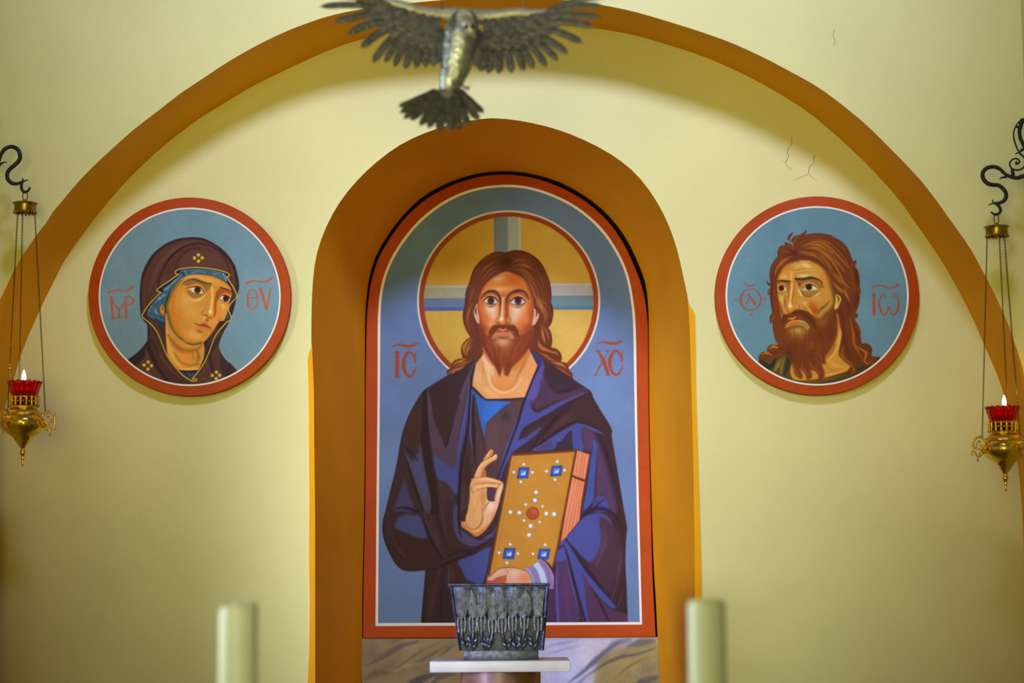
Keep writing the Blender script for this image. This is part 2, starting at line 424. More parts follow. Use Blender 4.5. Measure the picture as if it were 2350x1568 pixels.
    d(A, '860,800', 8, 20, (212, 132, 58), .6, .5); d(A, '1540,780', 10, 20, (204, 118, 50), .7, -.4); d(A, '1450,720', 12, 12, (202, 112, 40), .6)
    for t, wd in (('1050,515 930,585 840,670 775,770 735,880 715,1000 725,1200 735,1330', 50), ('1300,495 1420,540 1500,600 1560,700 1600,800 1640,920 1650,1050 1640,1380', 70)):
        s2(A, t, (140, 72, 20), 20, 50, wd, 4, .75, fc)
    d(A, '780,1080', 9, 26, (206, 110, 40), .9, -.2); d(A, '840,1230', 12, 16, (206, 112, 50), .8, -.5); d(A, '1590,1180', 9, 34, (178, 86, 32), .9, .1); d(A, '1500,1280', 15, 16, (214, 128, 76), .8, .7); d(A, '1480,1400', 15, 16, (198, 106, 56), .8)
    d(A, '940,1110', 14, 14, (226, 196, 172), 1); d(A, '970,1210', 8, 12, (218, 182, 150), .9); d(A, '1360,1110', 16, 16, (224, 194, 170), 1); d(A, '1330,1230', 12, 16, (216, 182, 158), .9); d(A, '900,1060', 9, 6, (220, 188, 164), .8)
    d(A, '1480,1080', 8, 8, (222, 170, 120), .7); d(A, '930,1350', 8, 9, (224, 160, 116), .8, -.5)
    # brow sockets
    cv.fill(A('800,890 860,825 940,805 1020,830 1070,900 1080,980 1040,960 1000,890 930,862 860,880'), (156, 100, 52), 1.8, .85, clip=fc)
    cv.fill(A('1550,900 1520,850 1470,815 1400,805 1320,825 1250,870 1215,940 1250,970 1300,900 1390,865 1460,880 1520,930'), (152, 94, 48), 1.8, .85, clip=fc)
    # nose
    cv.fill(A('1195,930 1175,1100 1165,1230 1175,1330 1215,1290 1235,1200 1230,1080 1250,960 1235,900'), (166, 80, 24), 2., .95, clip=fc)
    s2(A, '1078,900 1085,1000 1075,1120 1065,1250', (128, 76, 28), 34, 18, 40, 1.6, .85, fc); s2(A, '1185,930 1172,1080 1168,1230', (132, 62, 16), 30, 14, 30, 1.6, .8, fc)
    s2(A, '1050,1000 1060,1120 1050,1230', (206, 162, 116), 20, 20, 26, 2, .6, fc)
    s2(A, '1130,890 1128,1000 1122,1140 1108,1280', (224, 172, 120), 24, 60, 34, 1.4, 1, fc)
    d(A, '1150,850', 10, 6, (198, 116, 38), .8); s2(A, '1110,850 1140,880 1185,870', (140, 72, 18), 6, 6, 16, 1, .8, fc)
    s2(A, '1160,1000 1160,1150 1155,1290', (206, 120, 60), 16, 20, 20, 1.2, .9, fc)
    d(A, '1105,1265', 4.2, 5, (240, 222, 204), 1); d(A, '1130,1330', 7, 4, (206, 122, 70), .8)
    d(A, '1215,1280', 5, 7, (186, 120, 76), .9); s2(A, '1250,1235 1264,1285 1245,1325 1200,1335', (120, 62, 28), 6, 12, 9, .7, .9, fc)
    d(A, '1030,1290', 4, 6, (204, 146, 88), .9); s2(A, '1045,1215 1015,1250 1005,1300 1015,1320', (214, 172, 136), 14, 8, 14, .8, .8, fc); s2(A, '1035,1240 1012,1290 1018,1322 1060,1338', (122, 70, 28), 6, 14, 8, .7, .9, fc)
    s2(A, '1030,1322 1065,1335 1095,1368 1140,1380 1170,1345 1215,1325', (104, 52, 18), 10, 10, 13, .8, .9, fc)
    # eyes
    for wh, ic, ir, lid, low, fold, bag, brow in (
        ('815,972! 870,912 930,893 995,918 1042,975! 1010,1003 930,1016 860,1000', '930,958', 7.2, '785,978 860,905 930,888 1000,912 1048,978', '830,985 890,1014 960,1020 1030,1003', '850,885 930,858 1010,890 1050,940', '850,1030 900,1055 960,1055 1020,1015', '758,925 800,865 860,815 930,795 1000,806 1050,845 1085,910 1092,1010'),
        ('1250,982! 1310,922 1390,902 1455,922 1512,975! 1470,1005 1390,1020 1310,1010', '1388,957', 7.6, '1245,990 1310,920 1390,895 1455,915 1522,976', '1255,1010 1320,1022 1390,1027 1470,1012 1505,985', '1260,930 1310,880 1390,862 1460,885 1525,945', '1280,1045 1350,1068 1430,1055 1490,1020', '1568,935 1540,860 1490,806 1410,786 1330,800 1250,840 1210,890 1190,980')):
        s2(A, bag, (150, 96, 56), 6, 6, 34, 1.2, .85, fc)
        s2(A, fold, (226, 150, 82), 14, 14, 34, 1.2, .95, fc)
        s2(A, fold, (150, 80, 30), 3, 3, 5, .8, .5, fc)
        cv.fill(A(wh), (200, 196, 184), .7, clip=fc); wm = cv.clip(A(wh))
        cv.stroke(A(lid), (122, 108, 96), 3, 3, 5, 1.4, .7, clip=wm); cv.stroke(A(low), (150, 138, 124), 1, 1, 3.4, 1., .6, clip=wm)
        cv.disc(A(ic), ir + .7, (96, 50, 26), .9, .8, clip=wm); cv.disc(A(ic), ir, (86, 38, 10), .7, clip=wm); cv.disc(A(ic), ir * .6, (58, 24, 8), 1.2, clip=wm); cv.dab(A(ic.split(',')[0] + ',985'), 4.5, 2.2, (122, 56, 18), .7, clip=wm)
        s2(A, lid, (54, 28, 12), 6, 8, 26, .8, 1, fc); s2(A, low, (64, 44, 30), 6, 8, 18, .7, .95, fc)
        s2(A, brow, (84, 44, 12), 14, 20, 46, 1.3, .95, fc)
    for t in ('735,1330 790,1420 860,1480 900,1470', '1645,1330 1580,1420 1480,1480 1400,1480'): s2(A, t, (158, 80, 32), 40, 30, 150, 9, .75, fc)
    for t in ('730,1150 745,1300 800,1440', '1645,1100 1620,1300 1540,1450'): s2(A, t, (146, 70, 24), 20, 60, 60, 6, .7, fc)
    # ears
    for t, inn in (('700,1000 660,1080 638,1160 660,1250 700,1330 732,1342 735,1250 715,1150', '692,1060 672,1140 680,1185'), ('1655,1085 1715,1140 1742,1205 1712,1290 1670,1360 1620,1370 1640,1250 1655,1150', '1680,1090 1705,1160 1690,1225')):
        cv.fill(A(t), (216, 170, 138), .8, reg=R['face'])
        cv.stroke(A(inn), (112, 58, 26), 1, 2, 4, .7)
    # ---- beard
    beard = B('732,320 740,480 785,690 850,830 930,960 1010,1060 1045,1150 1075,1210! 1105,1150 1120,1090 1135,1055! 1145,1130 1165,1185 1215,1202! 1250,1140 1290,1060 1390,960 1490,850 1560,740 1610,600 1645,480 1650,340 1590,420 1500,480 1420,500 1385,440 1320,380 1240,350 1180,345 1130,385 1090,350 1040,345 970,390 915,450 890,520 840,480 790,400')
    cv.fill(beard, (138, 66, 18), 3.2, .97, reg=R['beard']); bd = cv.clip(beard, 3)
    for t, c, wd in (('760,420 780,560 830,700 920,850', (118, 52, 12), 60), ('1620,440 1590,600 1520,740 1420,860', (124, 56, 12), 70), ('1440,560 1420,700 1360,850', (152, 72, 18), 90), ('880,560 900,700 960,850', (150, 78, 30), 70),
                     ('1000,880 1040,1000 1070,1150', (122, 50, 6), 90), ('1240,880 1230,1000 1200,1150', (126, 54, 8), 100), ('1130,860 1130,1000', (146, 70, 16), 80), ('1330,900 1290,1000', (150, 70, 16), 40)):
        cv.stroke(B(t), c, 2, 2, wd / 7.34, soft=3, a=.8, clip=bd)
    cv.dab(B('1130,650'), 19, 13, (200, 152, 98), 1, clip=bd); cv.dab(B('1130,610'), 14, 6, (206, 166, 116), .9, clip=bd); cv.dab(B('1130,760'), 14, 12, (166, 98, 40), .8, clip=bd)
    rng = random.Random(7)
    for k in range(70):
        x = rng.uniform(860, 1460); u = (x - 1150) / 300; y = 620 + rng.uniform(0, 200) - abs(u) * 60; L = rng.uniform(90, 240)
        cv.stroke(B('%.0f,%.0f %.0f,%.0f %.0f,%.0f' % (x, y, x - u * 20, y + L * .5, x - u * 70, y + L)), rng.choice([(112, 48, 8), (164, 92, 36), (150, 76, 22), (120, 54, 12)]), .4, .3, 1.5, .7, .5, clip=bd)
    for k in range(40):
        x = rng.choice([rng.uniform(760, 900), rng.uniform(1460, 1620)]); y = rng.uniform(380, 640)
        cv.stroke(B('%.0f,%.0f %.0f,%.0f' % (x, y, x + (1150 - x) * .15, y + 150)), rng.choice([(112, 48, 8), (160, 86, 36), (176, 96, 46)]), .4, .3, 1.6, .7, .45, clip=bd)
    # mustache, mouth
    m_ = lambda t, c, a, b, m=None, soft=.8, al=1.: cv.stroke(B(t), c, a / 7.34, b / 7.34, None if m is None else m / 7.34, soft, al)
    cv.fill(B('940,580! 975,510 1040,470 1130,462 1240,468 1290,505 1330,580! 1250,565 1130,580 1020,565'), (178, 122, 76), 2)
    m_('1125,350 1000,372 930,450 905,530', (112, 54, 14), 24, 20, 90, 3, .9); m_('1140,350 1270,372 1350,430 1375,520', (110, 50, 12), 24, 20, 100, 3, .9)
    cv.dab(B('1130,375'), 4.5, 3.5, (96, 44, 16), .9)
    m_('1062,400 1095,418 1130,426 1165,416 1185,402', (232, 184, 146), 10, 8, 22, .7)
    cv.fill(B('1030,440 1080,432 1130,442 1190,430 1260,440 1300,468 1130,462 1000,470'), (186, 92, 46), .9)
    m_('960,560 985,505 1040,474 1130,466 1240,470 1290,510 1318,565', (232, 176, 138), 8, 6, 16, .7)
    cv.fill(B('1048,484 1130,478 1235,482 1240,502 1190,526 1110,528 1055,510'), (204, 118, 78), .8)
    m_('1040,470 1130,458 1240,464', (128, 54, 22), 6, 6, 10, .6); m_('1050,535 1130,556 1220,540', (134, 82, 44), 10, 10, 36, 1.4, .9)
    cv.dab(B('1010,530'), 5, 5, (176, 126, 82), .8); cv.dab(B('1270,540'), 5, 5, (186, 138, 92), .8)
    # ---- mantle
    robe = join(B('195,1190! 330,1130 480,1050 600,960 740,890! 700,960 660,1010! 598,1370!'), C('1270,285! 1730,265!'), B('1722,1040! 1590,775! 1700,800 1850,930 2000,1040 2200,1170 2320,1250'),
                D('1400,70 1575,185! 1600,230 1610,270 1680,390 1790,570 1825,650! 1820,720 1850,900 1900,1200 1960,1565'), F('1970,150 1995,310 1985,420 1975,700 1990,1000 2003,1400! 1500,1400! 0,1400!'),
                E('530,1400! 560,1050 582,795! 400,808 300,780 230,710 170,600 120,480 90,350 95,220 130,100'), C('125,1565 180,1330 230,1130 270,930 285,830 300,750 340,600 400,450 470,320 540,210 590,160!  700,90'))
    cv.fill(robe, (70, 46, 48), reg=R['robe']); rb = cv.clip(robe, 1.)
    r = lambda f, t, c, soft=1.6, a=.9: cv.fill(f(t), c, soft, a, clip=rb)
    l = lambda f, t, c, a, b, m=None, soft=1., al=.9: cv.stroke(f(t), c, a / f.s, b / f.s, None if m is None else m / f.s, soft, al, clip=rb)
    tun = C('1100,120 1270,285! 1730,265! 1640,560 1480,1000 1380,1260 1300,1420 1250,1500 1080,1500 960,1565 1000,1000 1070,600 1090,300')
    cv.fill(tun, (88, 62, 62), reg=R['tunic']); tc = cv.clip(tun)
    t_ = lambda t, c, soft=1.6, a=.95: cv.fill(C(t), c, soft, a, clip=tc)
    t_('1112,170! 1265,292 1420,305 1560,315 1470,380 1330,510 1275,580 1262,720 1200,560 1150,330', (62, 112, 190)); t_('1300,310 1480,320 1400,420 1290,520 1230,500', (64, 120, 204), 4, .7)
    t_('1560,330 1680,320 1600,600 1460,900 1380,1000 1300,900 1260,700 1300,560 1440,420', (96, 72, 76), 3, .8); t_('1290,600 1380,560 1420,700 1380,850 1290,850', (106, 78, 80), 4, .6)
    cv.stroke(C('1115,190 1095,400 1100,700 1125,900'), (70, 100, 170), 6, 1, 6, 1, .9, clip=tc); cv.stroke(C('1135,230 1130,500 1140,800 1160,1050'), (52, 32, 30), 3, 2, 10, 1.4, .9, clip=tc)
    cv.stroke(C('1150,260 1190,500 1240,720 1270,900'), (74, 46, 42), 3, 2, 6, 1.6, .7, clip=tc); cv.dab(C('1060,1100'), 10, 60, (58, 34, 26), .8, clip=tc); cv.dab(C('1150,1250'), 14, 40, (66, 42, 36), .7, clip=tc)
    cv.dab(C('1500,480'), 12, 10, (66, 50, 54), .7, clip=tc); cv.stroke(C('1330,870 1300,1000'), (70, 44, 44), 8, 4, soft=2, a=.6, clip=tc)
    # left of the mantle
    r(C, '600,165! 640,300 670,500 720,620 790,760 820,830! 870,640 940,420 990,250 1045,60 1095,20 1090,250 1060,520 1010,760 960,1010 950,1300 900,1330 840,1250 740,1210 680,1100 640,800 610,560', (98, 76, 96), 2.2)
    r(C, '640,240 760,200 900,260 870,500 800,740 720,600 670,460', (72, 46, 42), 5, .8)
    r(C, '670,915 760,985 880,1075 930,1040 970,800 1060,400 1040,650 985,900 960,1100 955,1330 930,1380 880,1330 820,1250 730,1210 690,1080', (82, 88, 152), 2.6)
    l(C, '1085,60 1050,350 1000,620 960,900', (96, 92, 160), 8, 10, 30, 1.6, .8); l(C, '900,800 880,940 860,1060', (92, 74, 90), 30, 6, 60, 4, .7)
    r(C, '740,1220 840,1260 900,1350 910,1565 760,1565 720,1400', (86, 60, 62), 4, .8)
    l(C, '1105,0 1098,200 1072,600 1005,1000 975,1300 960,1565', (46, 28, 32), 14, 40, 22, 1.2, 1); l(C, '1070,100 1040,330 990,560 950,760', (60, 40, 60), 5, 4, 12, 1.4, .7)
    r(C, '560,220 590,180 600,400 620,650 650,950 700,1250 740,1565 640,1565 590,1200 560,900 520,780 540,500', (52, 28, 22), 2.5, .9)
    l(C, '600,180 605,420 630,700 680,1050 760,1500', (64, 38, 34), 4, 12, 14, 1.4, .8); l(C, '612,190 650,400 670,520', (108, 88, 98), 8, 4, 22, 1.2, .8)
    l(C, '780,745 800,800 820,830 850,720 900,560', (44, 26, 30), 4, 3, 16, 1, .9); l(C, '910,480 880,620 850,730', (60, 36, 34), 6, 3, 22, 2, .7)
    r(C, '420,420 500,320 540,500 520,700 470,850 400,830 330,760', (84, 50, 34), 7, .7)
    r(C, '325,840 400,960 490,1000 515,780 540,900 580,1120 640,1400 640,1565 570,1565 480,1340 400,1130 350,960', (92, 84, 104), 2.2)
    r(C, '430,1000 520,900 560,1100 600,1350 560,1400 480,1180', (82, 86, 138), 4, .8)
    l(C, '300,790 380,860 450,930 492,990', (44, 26, 26), 6, 6, 16, .9); l(C, '492,945 495,990', (44, 26, 26), 4, 3, 8, .8)
    l(C, '325,860 370,1000 430,1200 500,1400 560,1565', (48, 28, 28), 10, 20, 40, 2, .9)
    r(C, '335,1200 380,1350 440,1565 230,1565 280,1350', (80, 82, 124), 6, .8); l(C, '285,860 320,1000 290,1250 220,1450 170,1565', (70, 42, 34), 14, 30, 60, 5, .7)
    l(C, '285,830 270,930 230,1130 180,1330 125,1565', (44, 26, 26), 12, 16, 22, 1.6, .8); l(C, '590,160 540,210 470,320 400,450 340,600 300,750', (48, 28, 28), 10, 12, 20, 1.6, .8)
    l(C, '250,1535 330,1525 420,1545 520,1565', (46, 30, 44), 8, 14, 24, 1.4); l(E, '245,90 330,75 430,100 540,155', (46, 30, 42), 8, 10, 34, 1.6)
    r(E, '235,270 300,180 430,160 530,190 600,320 620,400 520,440 380,380 250,330', (84, 88, 138), 4, .9)
    l(E, '190,200 270,140 400,130', (52, 30, 34), 6, 4, 26, 2, .9); l(E, '130,100 95,220 90,350 120,480 170,600 230,710 300,780 400,808', (46, 26, 26), 10, 10, 46, 3, .85)
    r(E, '230,330 380,390 560,440 640,480 780,690 560,790 380,800 270,720 200,560', (70, 38, 28), 6, .9); l(E, '205,420 260,530 330,620 400,680', (104, 76, 78), 4, 4, 20, 2, .7)
    l(E, '540,190 620,380 700,540 790,680', (50, 28, 24), 14, 6, 56, 2.4, .9); l(E, '610,60 650,250 720,450 800,640', (96, 64, 52), 8, 6, 40, 3, .6); l(E, '560,100 620,300 700,480 760,600', (104, 84, 94), 6, 4, 20, 2, .6)
    l(E, '700,0 720,200 790,420 850,600', (58, 34, 34), 10, 8, 44, 2.4, .8); l(E, '760,60 790,250 830,420 870,600', (108, 74, 66), 4, 4, 24, 2, .6)
    r(E, '800,0 900,0 890,150 900,330 930,420 1000,480 1100,560 900,640 840,520 800,250', (72, 44, 42), 5, .7)
    r(E, '905,60 950,60 965,250 1000,330 1120,420 1230,450 1340,380 1350,420 1240,480 1130,520 1040,500 950,430 905,300', (88, 82, 120), 2.6, .9); l(E, '960,0 962,200 975,350 1000,435', (46, 28, 40), 14, 6, 26, 1, .95)
    l(E, '1000,310 1080,370 1160,410 1240,448', (46, 28, 40), 6, 4, 16, .9, .9); l(E, '1240,440 1350,380 1400,300', (104, 96, 160), 4, 10, 26, 2, .7)
    l(E, '850,640 960,570 1100,580 1250,500 1340,420', (58, 32, 32), 30, 12, 60, 3, .9)
    r(E, '580,790 700,770 830,720 960,680 1100,620 1300,530 1340,480 1300,850 1250,1000 1000,1000 820,1395 540,1395', (68, 42, 40), 3, .95)
    r(E, '960,690 1120,620 1320,530 1320,600 1270,860 1220,960 1060,900 1000,800', (84, 92, 158), 4, .9); l(E, '1090,800 1060,950', (96, 88, 140), 20, 10, 50, 5, .5)
    l(E, '580,790 700,775 830,715 960,660 1180,590', (50, 26, 22), 10, 8, 40, 2.4, .9); l(E, '890,720 890,830 920,950', (96, 54, 34), 16, 10, 60, 4, .7)
    l(E, '760,760 700,950 650,1200 620,1395', (98, 60, 50), 10, 40, 60, 5, .6); l(E, '600,850 580,1100 550,1395', (52, 30, 30), 8, 30, 24, 3, .7); l(E, '790,760 770,1000 760,1250 770,1395', (54, 30, 40), 8, 24, 30, 2.4, .8); l(E, '850,740 850,900 840,1000', (104, 82, 104), 6, 20, 24, 3, .7)
    # right of the mantle
    r(D, '945,20 885,240 895,380 960,440 1030,410 1140,350 1300,285 1480,215 1560,195 1480,240 1300,320 1130,430 980,510 850,580 790,640 760,720 740,752! 830,720 920,660 1010,600 960,680 860,760 740,850 680,900 600,1040 540,1200 520,1180 580,900 680,650 780,400', (82, 88, 160), 2.)
    r(D, '955,0 1020,0 1060,60 1000,200 900,340 890,250', (96, 86, 152), 5, .8)
    r(D, '1010,60 1200,20 1400,90 1540,180 1400,230 1200,300 1040,360 960,400 930,330 1000,240', (88, 62, 86), 4, .9); r(D, '1060,0 1300,10 1500,130 1350,180 1200,215 1110,150', (66, 44, 54), 5, .85)
    l(D, '1185,210 1330,180 1450,140', (54, 32, 44), 10, 4, 40, 3, .8); l(D, '980,140 1080,250 1000,340', (74, 52, 82), 10, 6, 30, 4, .6); l(D, '1090,380 1250,300 1400,240 1570,195', (112, 84, 120), 4, 6, 16, 2, .6)
    r(D, '1560,205 1610,300 1680,410 1790,580 1740,700 1600,620 1450,560 1250,600 1100,700 900,850 870,870 960,740 1100,560 1250,400 1400,290', (74, 46, 46), 3, .95)
    l(D, '1540,220 1350,320 1150,450 950,560 810,640 755,740', (64, 40, 50), 10, 10, 70, 3, .9); l(D, '1350,360 1180,500 1060,640 900,830', (54, 32, 40), 10, 8, 50, 3, .9); l(D, '1420,400 1250,540 1120,660', (96, 64, 54), 8, 8, 46, 4, .6); l(D, '1540,460 1420,480 1280,560 1100,700 960,800', (84, 52, 44), 12, 8, 50, 4, .6)
    l(D, '1410,540 1280,590 1100,720 880,865', (50, 30, 42), 16, 10, 30, 1.4, .95); l(D, '820,710 900,660 1000,590', (92, 60, 60), 6, 4, 22, 2, .6)
    r(D, '1425,552! 1560,590 1690,640 1740,690! 1620,655 1500,610 1480,740 1500,865 1380,850 1362,650 1310,690 1210,790 1140,860 900,872 1010,800 1130,720 1280,630', (80, 88, 158), 1.8)
    r(D, '1270,720 1350,640! 1365,850 1310,830 1185,840 1200,770 1300,820', (62, 50, 76), 1.6, .9); r(D, '1090,770 1140,830 1000,860 950,860', (88, 66, 106), 3, .8)
    l(D, '1430,545 1560,580 1680,640 1750,700', (58, 36, 46), 6, 6, 20, 1.4, .9); l(D, '1500,590 1620,630 1740,690', (124, 88, 120), 4, 4, 16, 1.4, .6)
    r(D, '1485,610 1620,660 1690,800 1780,1050 1860,1350 1890,1565 1780,1565 1700,1450 1640,1390 1650,1000 1625,800 1560,880 1510,860 1490,750', (92, 66, 98), 2.4, .95)
    l(D, '1640,680 1720,850 1820,1150 1900,1565', (66, 42, 58), 40, 40, 80, 5, .8); l(D, '1825,650 1820,720 1850,900 1900,1200 1960,1565', (58, 36, 54), 10, 14, 30, 2.4, .9); l(D, '1690,700 1760,900 1860,1250', (50, 32, 44), 6, 6, 24, 2, .8)
    r(D, '1595,770 1640,780 1645,960 1625,1200 1610,1420 1540,1560 1480,1640 1500,1480 1540,1250 1575,950', (78, 92, 164), 1.8); l(D, '1600,780 1590,900 1560,1050', (60, 42, 84), 6, 4, 14, 1, .9)
    l(D, '1720,1370 1650,1440 1560,1520 1500,1590', (60, 38, 60), 8, 8, 24, 1.4, .9); r(D, '1610,1440 1720,1400 1780,1540 1700,1580 1600,1560', (84, 84, 170), 4, .8)
    r(F, '1285,430! 1400,280 1510,180 1650,140 1760,170 1820,250 1830,400 1760,560 1700,700 1600,720 1500,660 1390,540', (82, 90, 160), 2.6)
    r(F, '1680,190 1800,240 1880,360 1930,480 1950,700 1880,1000 1800,1050 1650,900 1560,740 1640,640 1700,450', (84, 54, 70), 5, .95); l(F, '1730,260 1740,450 1690,640 1640,740', (112, 78, 100), 10, 10, 50, 5, .6)
    l(F, '1300,400 1400,270 1500,160 1600,100 1700,90 1800,120 1900,240 1960,400', (58, 36, 60), 14, 16, 44, 1.6, .95); l(F, '1600,110 1660,40 1720,-10', (58, 36, 60), 30, 14, 20, 1.6, .9); l(F, '1470,150 1560,80 1650,0', (58, 40, 70), 20, 10, 20, 1.6, .8)
    l(F, '1930,600 1900,800 1850,1000 1820,1150', (112, 72, 90), 6, 8, 30, 3, .7); l(F, '1880,820 1830,1020 1780,1100', (66, 42, 58), 10, 10, 50, 4, .7); l(F, '1995,310 1985,420 1975,700 1990,1000 2003,1395', (60, 38, 60), 10, 14, 26, 2.4, .9)
    r(F, '1220,500 1265,440! 1310,470 1380,560 1470,720 1600,880 1760,1060 1880,1220! 1820,1230 1700,1130 1560,970 1520,1060 1540,1230 1570,1395 1500,1395 1420,1000 1350,720 1300,560', (82, 90, 162), 2.)
    r(F, '1480,820 1560,960 1700,1130 1830,1250 1980,1300 1990,1395 1590,1395 1540,1200 1510,1000', (96, 62, 96), 4, .9)
    l(F, '1290,430 1390,580 1500,750 1650,940 1790,1110 1870,1215', (58, 34, 58), 12, 8, 40, 1.8, .95); l(F, '1885,1090 1882,1160 1870,1225', (52, 32, 52), 6, 4, 24, 1.4); l(F, '1590,1010 1680,1160 1790,1395', (58, 34, 54), 6, 16, 30, 2.4, .85)
    l(F, '1840,1240 1900,1180 1960,1000', (120, 88, 130), 4, 4, 18, 2.4, .5)
    r(F, '1030,650! 1180,560 1265,505! 1300,600 1330,760 1400,1100 1450,1300 1420,1395 1180,1395 1165,1000 1170,690', (92, 64, 104), 2.2, .95)
    r(F, '1060,650! 1180,575 1262,530 1300,640 1260,690 1180,690 1165,720', (82, 88, 158), 2, .95); l(F, '1290,560 1320,740 1380,1000 1440,1260', (96, 94, 158), 10, 5, 30, 1.6, .85); l(F, '1190,720 1185,1000 1195,1200 1210,1395', (94, 94, 164), 8, 30, 26, 2, .9)
    l(F, '1270,510 1310,640 1350,800 1430,1080 1520,1395', (58, 36, 64), 10, 24, 34, 1.6, .95); l(F, '1060,655 1150,600 1265,505', (60, 38, 64), 10, 10, 16, 1.2, .9); l(F, '1040,660 1110,730 1160,810', (46, 30, 52), 10, 6, 20, 1.2); l(F, '1160,690 1162,900 1170,1395', (60, 38, 64), 10, 10, 18, 1.2, .9)
    l(F, '1280,800 1300,1100 1340,1395', (112, 70, 96), 10, 20, 50, 5, .5); r(F, '1090,900 1165,900 1170,1395 1090,1395', (88, 56, 84), 2, .9)
    # neckline
    cv.stroke(C('1103,130! 1190,215 1270,285! 1500,288 1730,265!'), (40, 26, 34), 2, 2.4, 2.8, .6); cv.stroke(join(C('1640,560 1730,265'), B('1722,1040')), (44, 28, 40), 5, 3, soft=.8)
    cv.stroke(C('1640,560 1560,780 1480,1000 1390,1260'), (52, 32, 44), 5, 4, soft=1.2, a=.9); cv.stroke(B('660,1010 620,1200 598,1370'), (42, 26, 40), 3.4, 4, soft=.7)
    cv.fill(B('1600,780! 1700,800 1800,880 1830,960 1790,1010 1722,1040!'), (72, 56, 100), 1, clip=rb); l(B, '1650,800 1750,920 1800,980', (88, 76, 120), 10, 10, 60, 3, .6); l(B, '1722,1040 1660,1180 1580,1340 1510,1560', (44, 28, 48), 30, 20, 24, 1, .9)
    r(B, '1800,980 1830,1060 1760,1300 1690,1564 1540,1564 1640,1300 1730,1100', (98, 88, 152), 3, .9); l(B, '740,895 640,1000 560,1200 480,1400 420,1564', (98, 80, 104), 20, 60, 60, 2.6, .85); l(B, '700,960 640,1050 590,1350', (60, 46, 80), 10, 20, 30, 1.4, .8)
    # ---- book
    cover = P('1171,1042! 1325,1032! 1284,1250! 1262,1330! 1118,1330!')
    page = join(D('1425,870! 1562,918! 1530,1100'), F('1470,0 1445,225! 1285,425! 1235,475! 1300,60'))
    bk = join(D('1420,856! 1578,912! 1540,1130'), F('1490,20 1455,235! 1280,440! 1215,490!'))
    cv.fill(bk, (112, 62, 34), reg=R['book']); cv.fill(page, (218, 142, 106), smooth=False); pc = cv.clip(page, smooth=False)
    for x0, x1 in ((1448, 1255), (1476, 1290), (1502, 1325), (1528, 1360)):
        cv.stroke(join(D('%d,880 %d,1300' % (x0, x0 - 62)), F('%d,200 %d,470' % (x1 + 62, x1))), (176, 98, 64), 1.6, 1.6, soft=.9, a=.8, clip=pc)
    cv.stroke(join(D('1462,890 1400,1300'), F('1330,200 1280,450')), (232, 168, 134), 1.6, soft=.9, a=.7, clip=pc)
    cv.stroke(D('1372,1165 1430,1190 1522,1222'), (112, 56, 22), 5, 6, soft=.7, clip=pc)
    cv.fill(cover, (112, 60, 22), smooth=False, reg=R['book']); cin = P('1175,1047! 1319,1037.5! 1281,1240! 1260,1332! 1122,1332!'); cv.fill(cin, (190, 138, 52), smooth=False); cc = cv.clip(cin, smooth=False)
    for k in range(40): cv.dab(P('%d,%d' % (rng.randint(1125, 1315), rng.randint(1040, 1325))), 14, 18, rng.choice([(180, 128, 44), (198, 146, 60), (186, 130, 46)]), .35, clip=cc)
    cv.stroke(P('1181,1054 1312,1045 1278,1235'), (168, 112, 36), 1.2, soft=.9, a=.8, clip=cc); cv.stroke(P('1181,1054 1132,1320'), (168, 112, 36), 1.2, soft=.9, a=.7, clip=cc)
    for f, t in ((D, '755,1070! 872,1068! 855,1185! 734,1190!'), (D, '1135,1050! 1252,1047! 1235,1160! 1113,1165!'), (E, '1490,545! 1612,545! 1595,665! 1470,660!'), (E, '1890,552! 2012,555! 1990,668! 1868,664!')):
        pp = np.array(f(t)[0]); c0 = pp.mean(0)
        sh = lambda k: ([tuple(c0 + (v - c0) * k) for v in pp], [True] * 4)
        cv.fill(sh(1.06), (40, 62, 120), .6, smooth=False, clip=cc); cv.fill(sh(.95), (54, 88, 176), .6, smooth=False, clip=cc); cv.fill(sh(.5), (120, 150, 205), .5, smooth=False, clip=cc)
        tri = [tuple(c0 + (v - c0) * .42) for v in (pp[1], pp[2], pp[3])]
        cv.fill((tri, [True] * 3), (196, 208, 226), .5, smooth=False, clip=cc)
        cv.fill(([tuple(c0 + (v - c0) * .42) for v in (pp[0], pp[1])] + [tuple(c0)], [True] * 3), (104, 120, 160), .5, smooth=False, clip=cc)
    for f, pl in ((D, ((812, 1032, 3.5), (697, 1122, 3.5), (910, 1125, 3.5), (778, 1233, 3.5), (1195, 1001, 3.6), (1072, 1111, 3.5), (1280, 1100, 3.5), (1170, 1207, 3.5), (953, 1352, 4.8), (940, 1445, 5), (835, 1495, 3.4), (1027, 1515, 3.1))),
                  (E, ((1560, 130, 4.6), (1660, 137, 5), (1970, 147, 4.9), (2060, 153, 5.2), (1713, 227, 3.1), (1897, 245, 3.1), (1790, 290, 5.1), (1772, 393, 5), (1556, 500, 3.5), (1428, 597, 3.5), (1645, 607, 3.4), (1520, 713, 3.8), (1957, 507, 3.5), (1818, 610, 3.5)))):
        for x, y, rr in pl:
            cv.disc(f('%d,%d' % (x + 3, y + 3)), rr + .8, (146, 112, 60), .9, .6, clip=cc); cv.disc(f('%d,%d' % (x, y)), rr, (176, 190, 206), .7, clip=cc); cv.dab(f('%d,%d' % (x - 3, y - 4)), rr * .6, rr * .6, (246, 246, 246), 1, clip=cc)
    cv.disc(E('1813,143'), 14.6, (110, 48, 18)); cv.disc(E('1813,143'), 13.4, (168, 84, 42)); cv.dab(E('1830,130'), 7, 6, (190, 108, 66), .8); cv.stroke(E('1790,130 1800,165 1835,165 1845,140'), (140, 66, 32), 1, 1, 1.6, .8, .7)
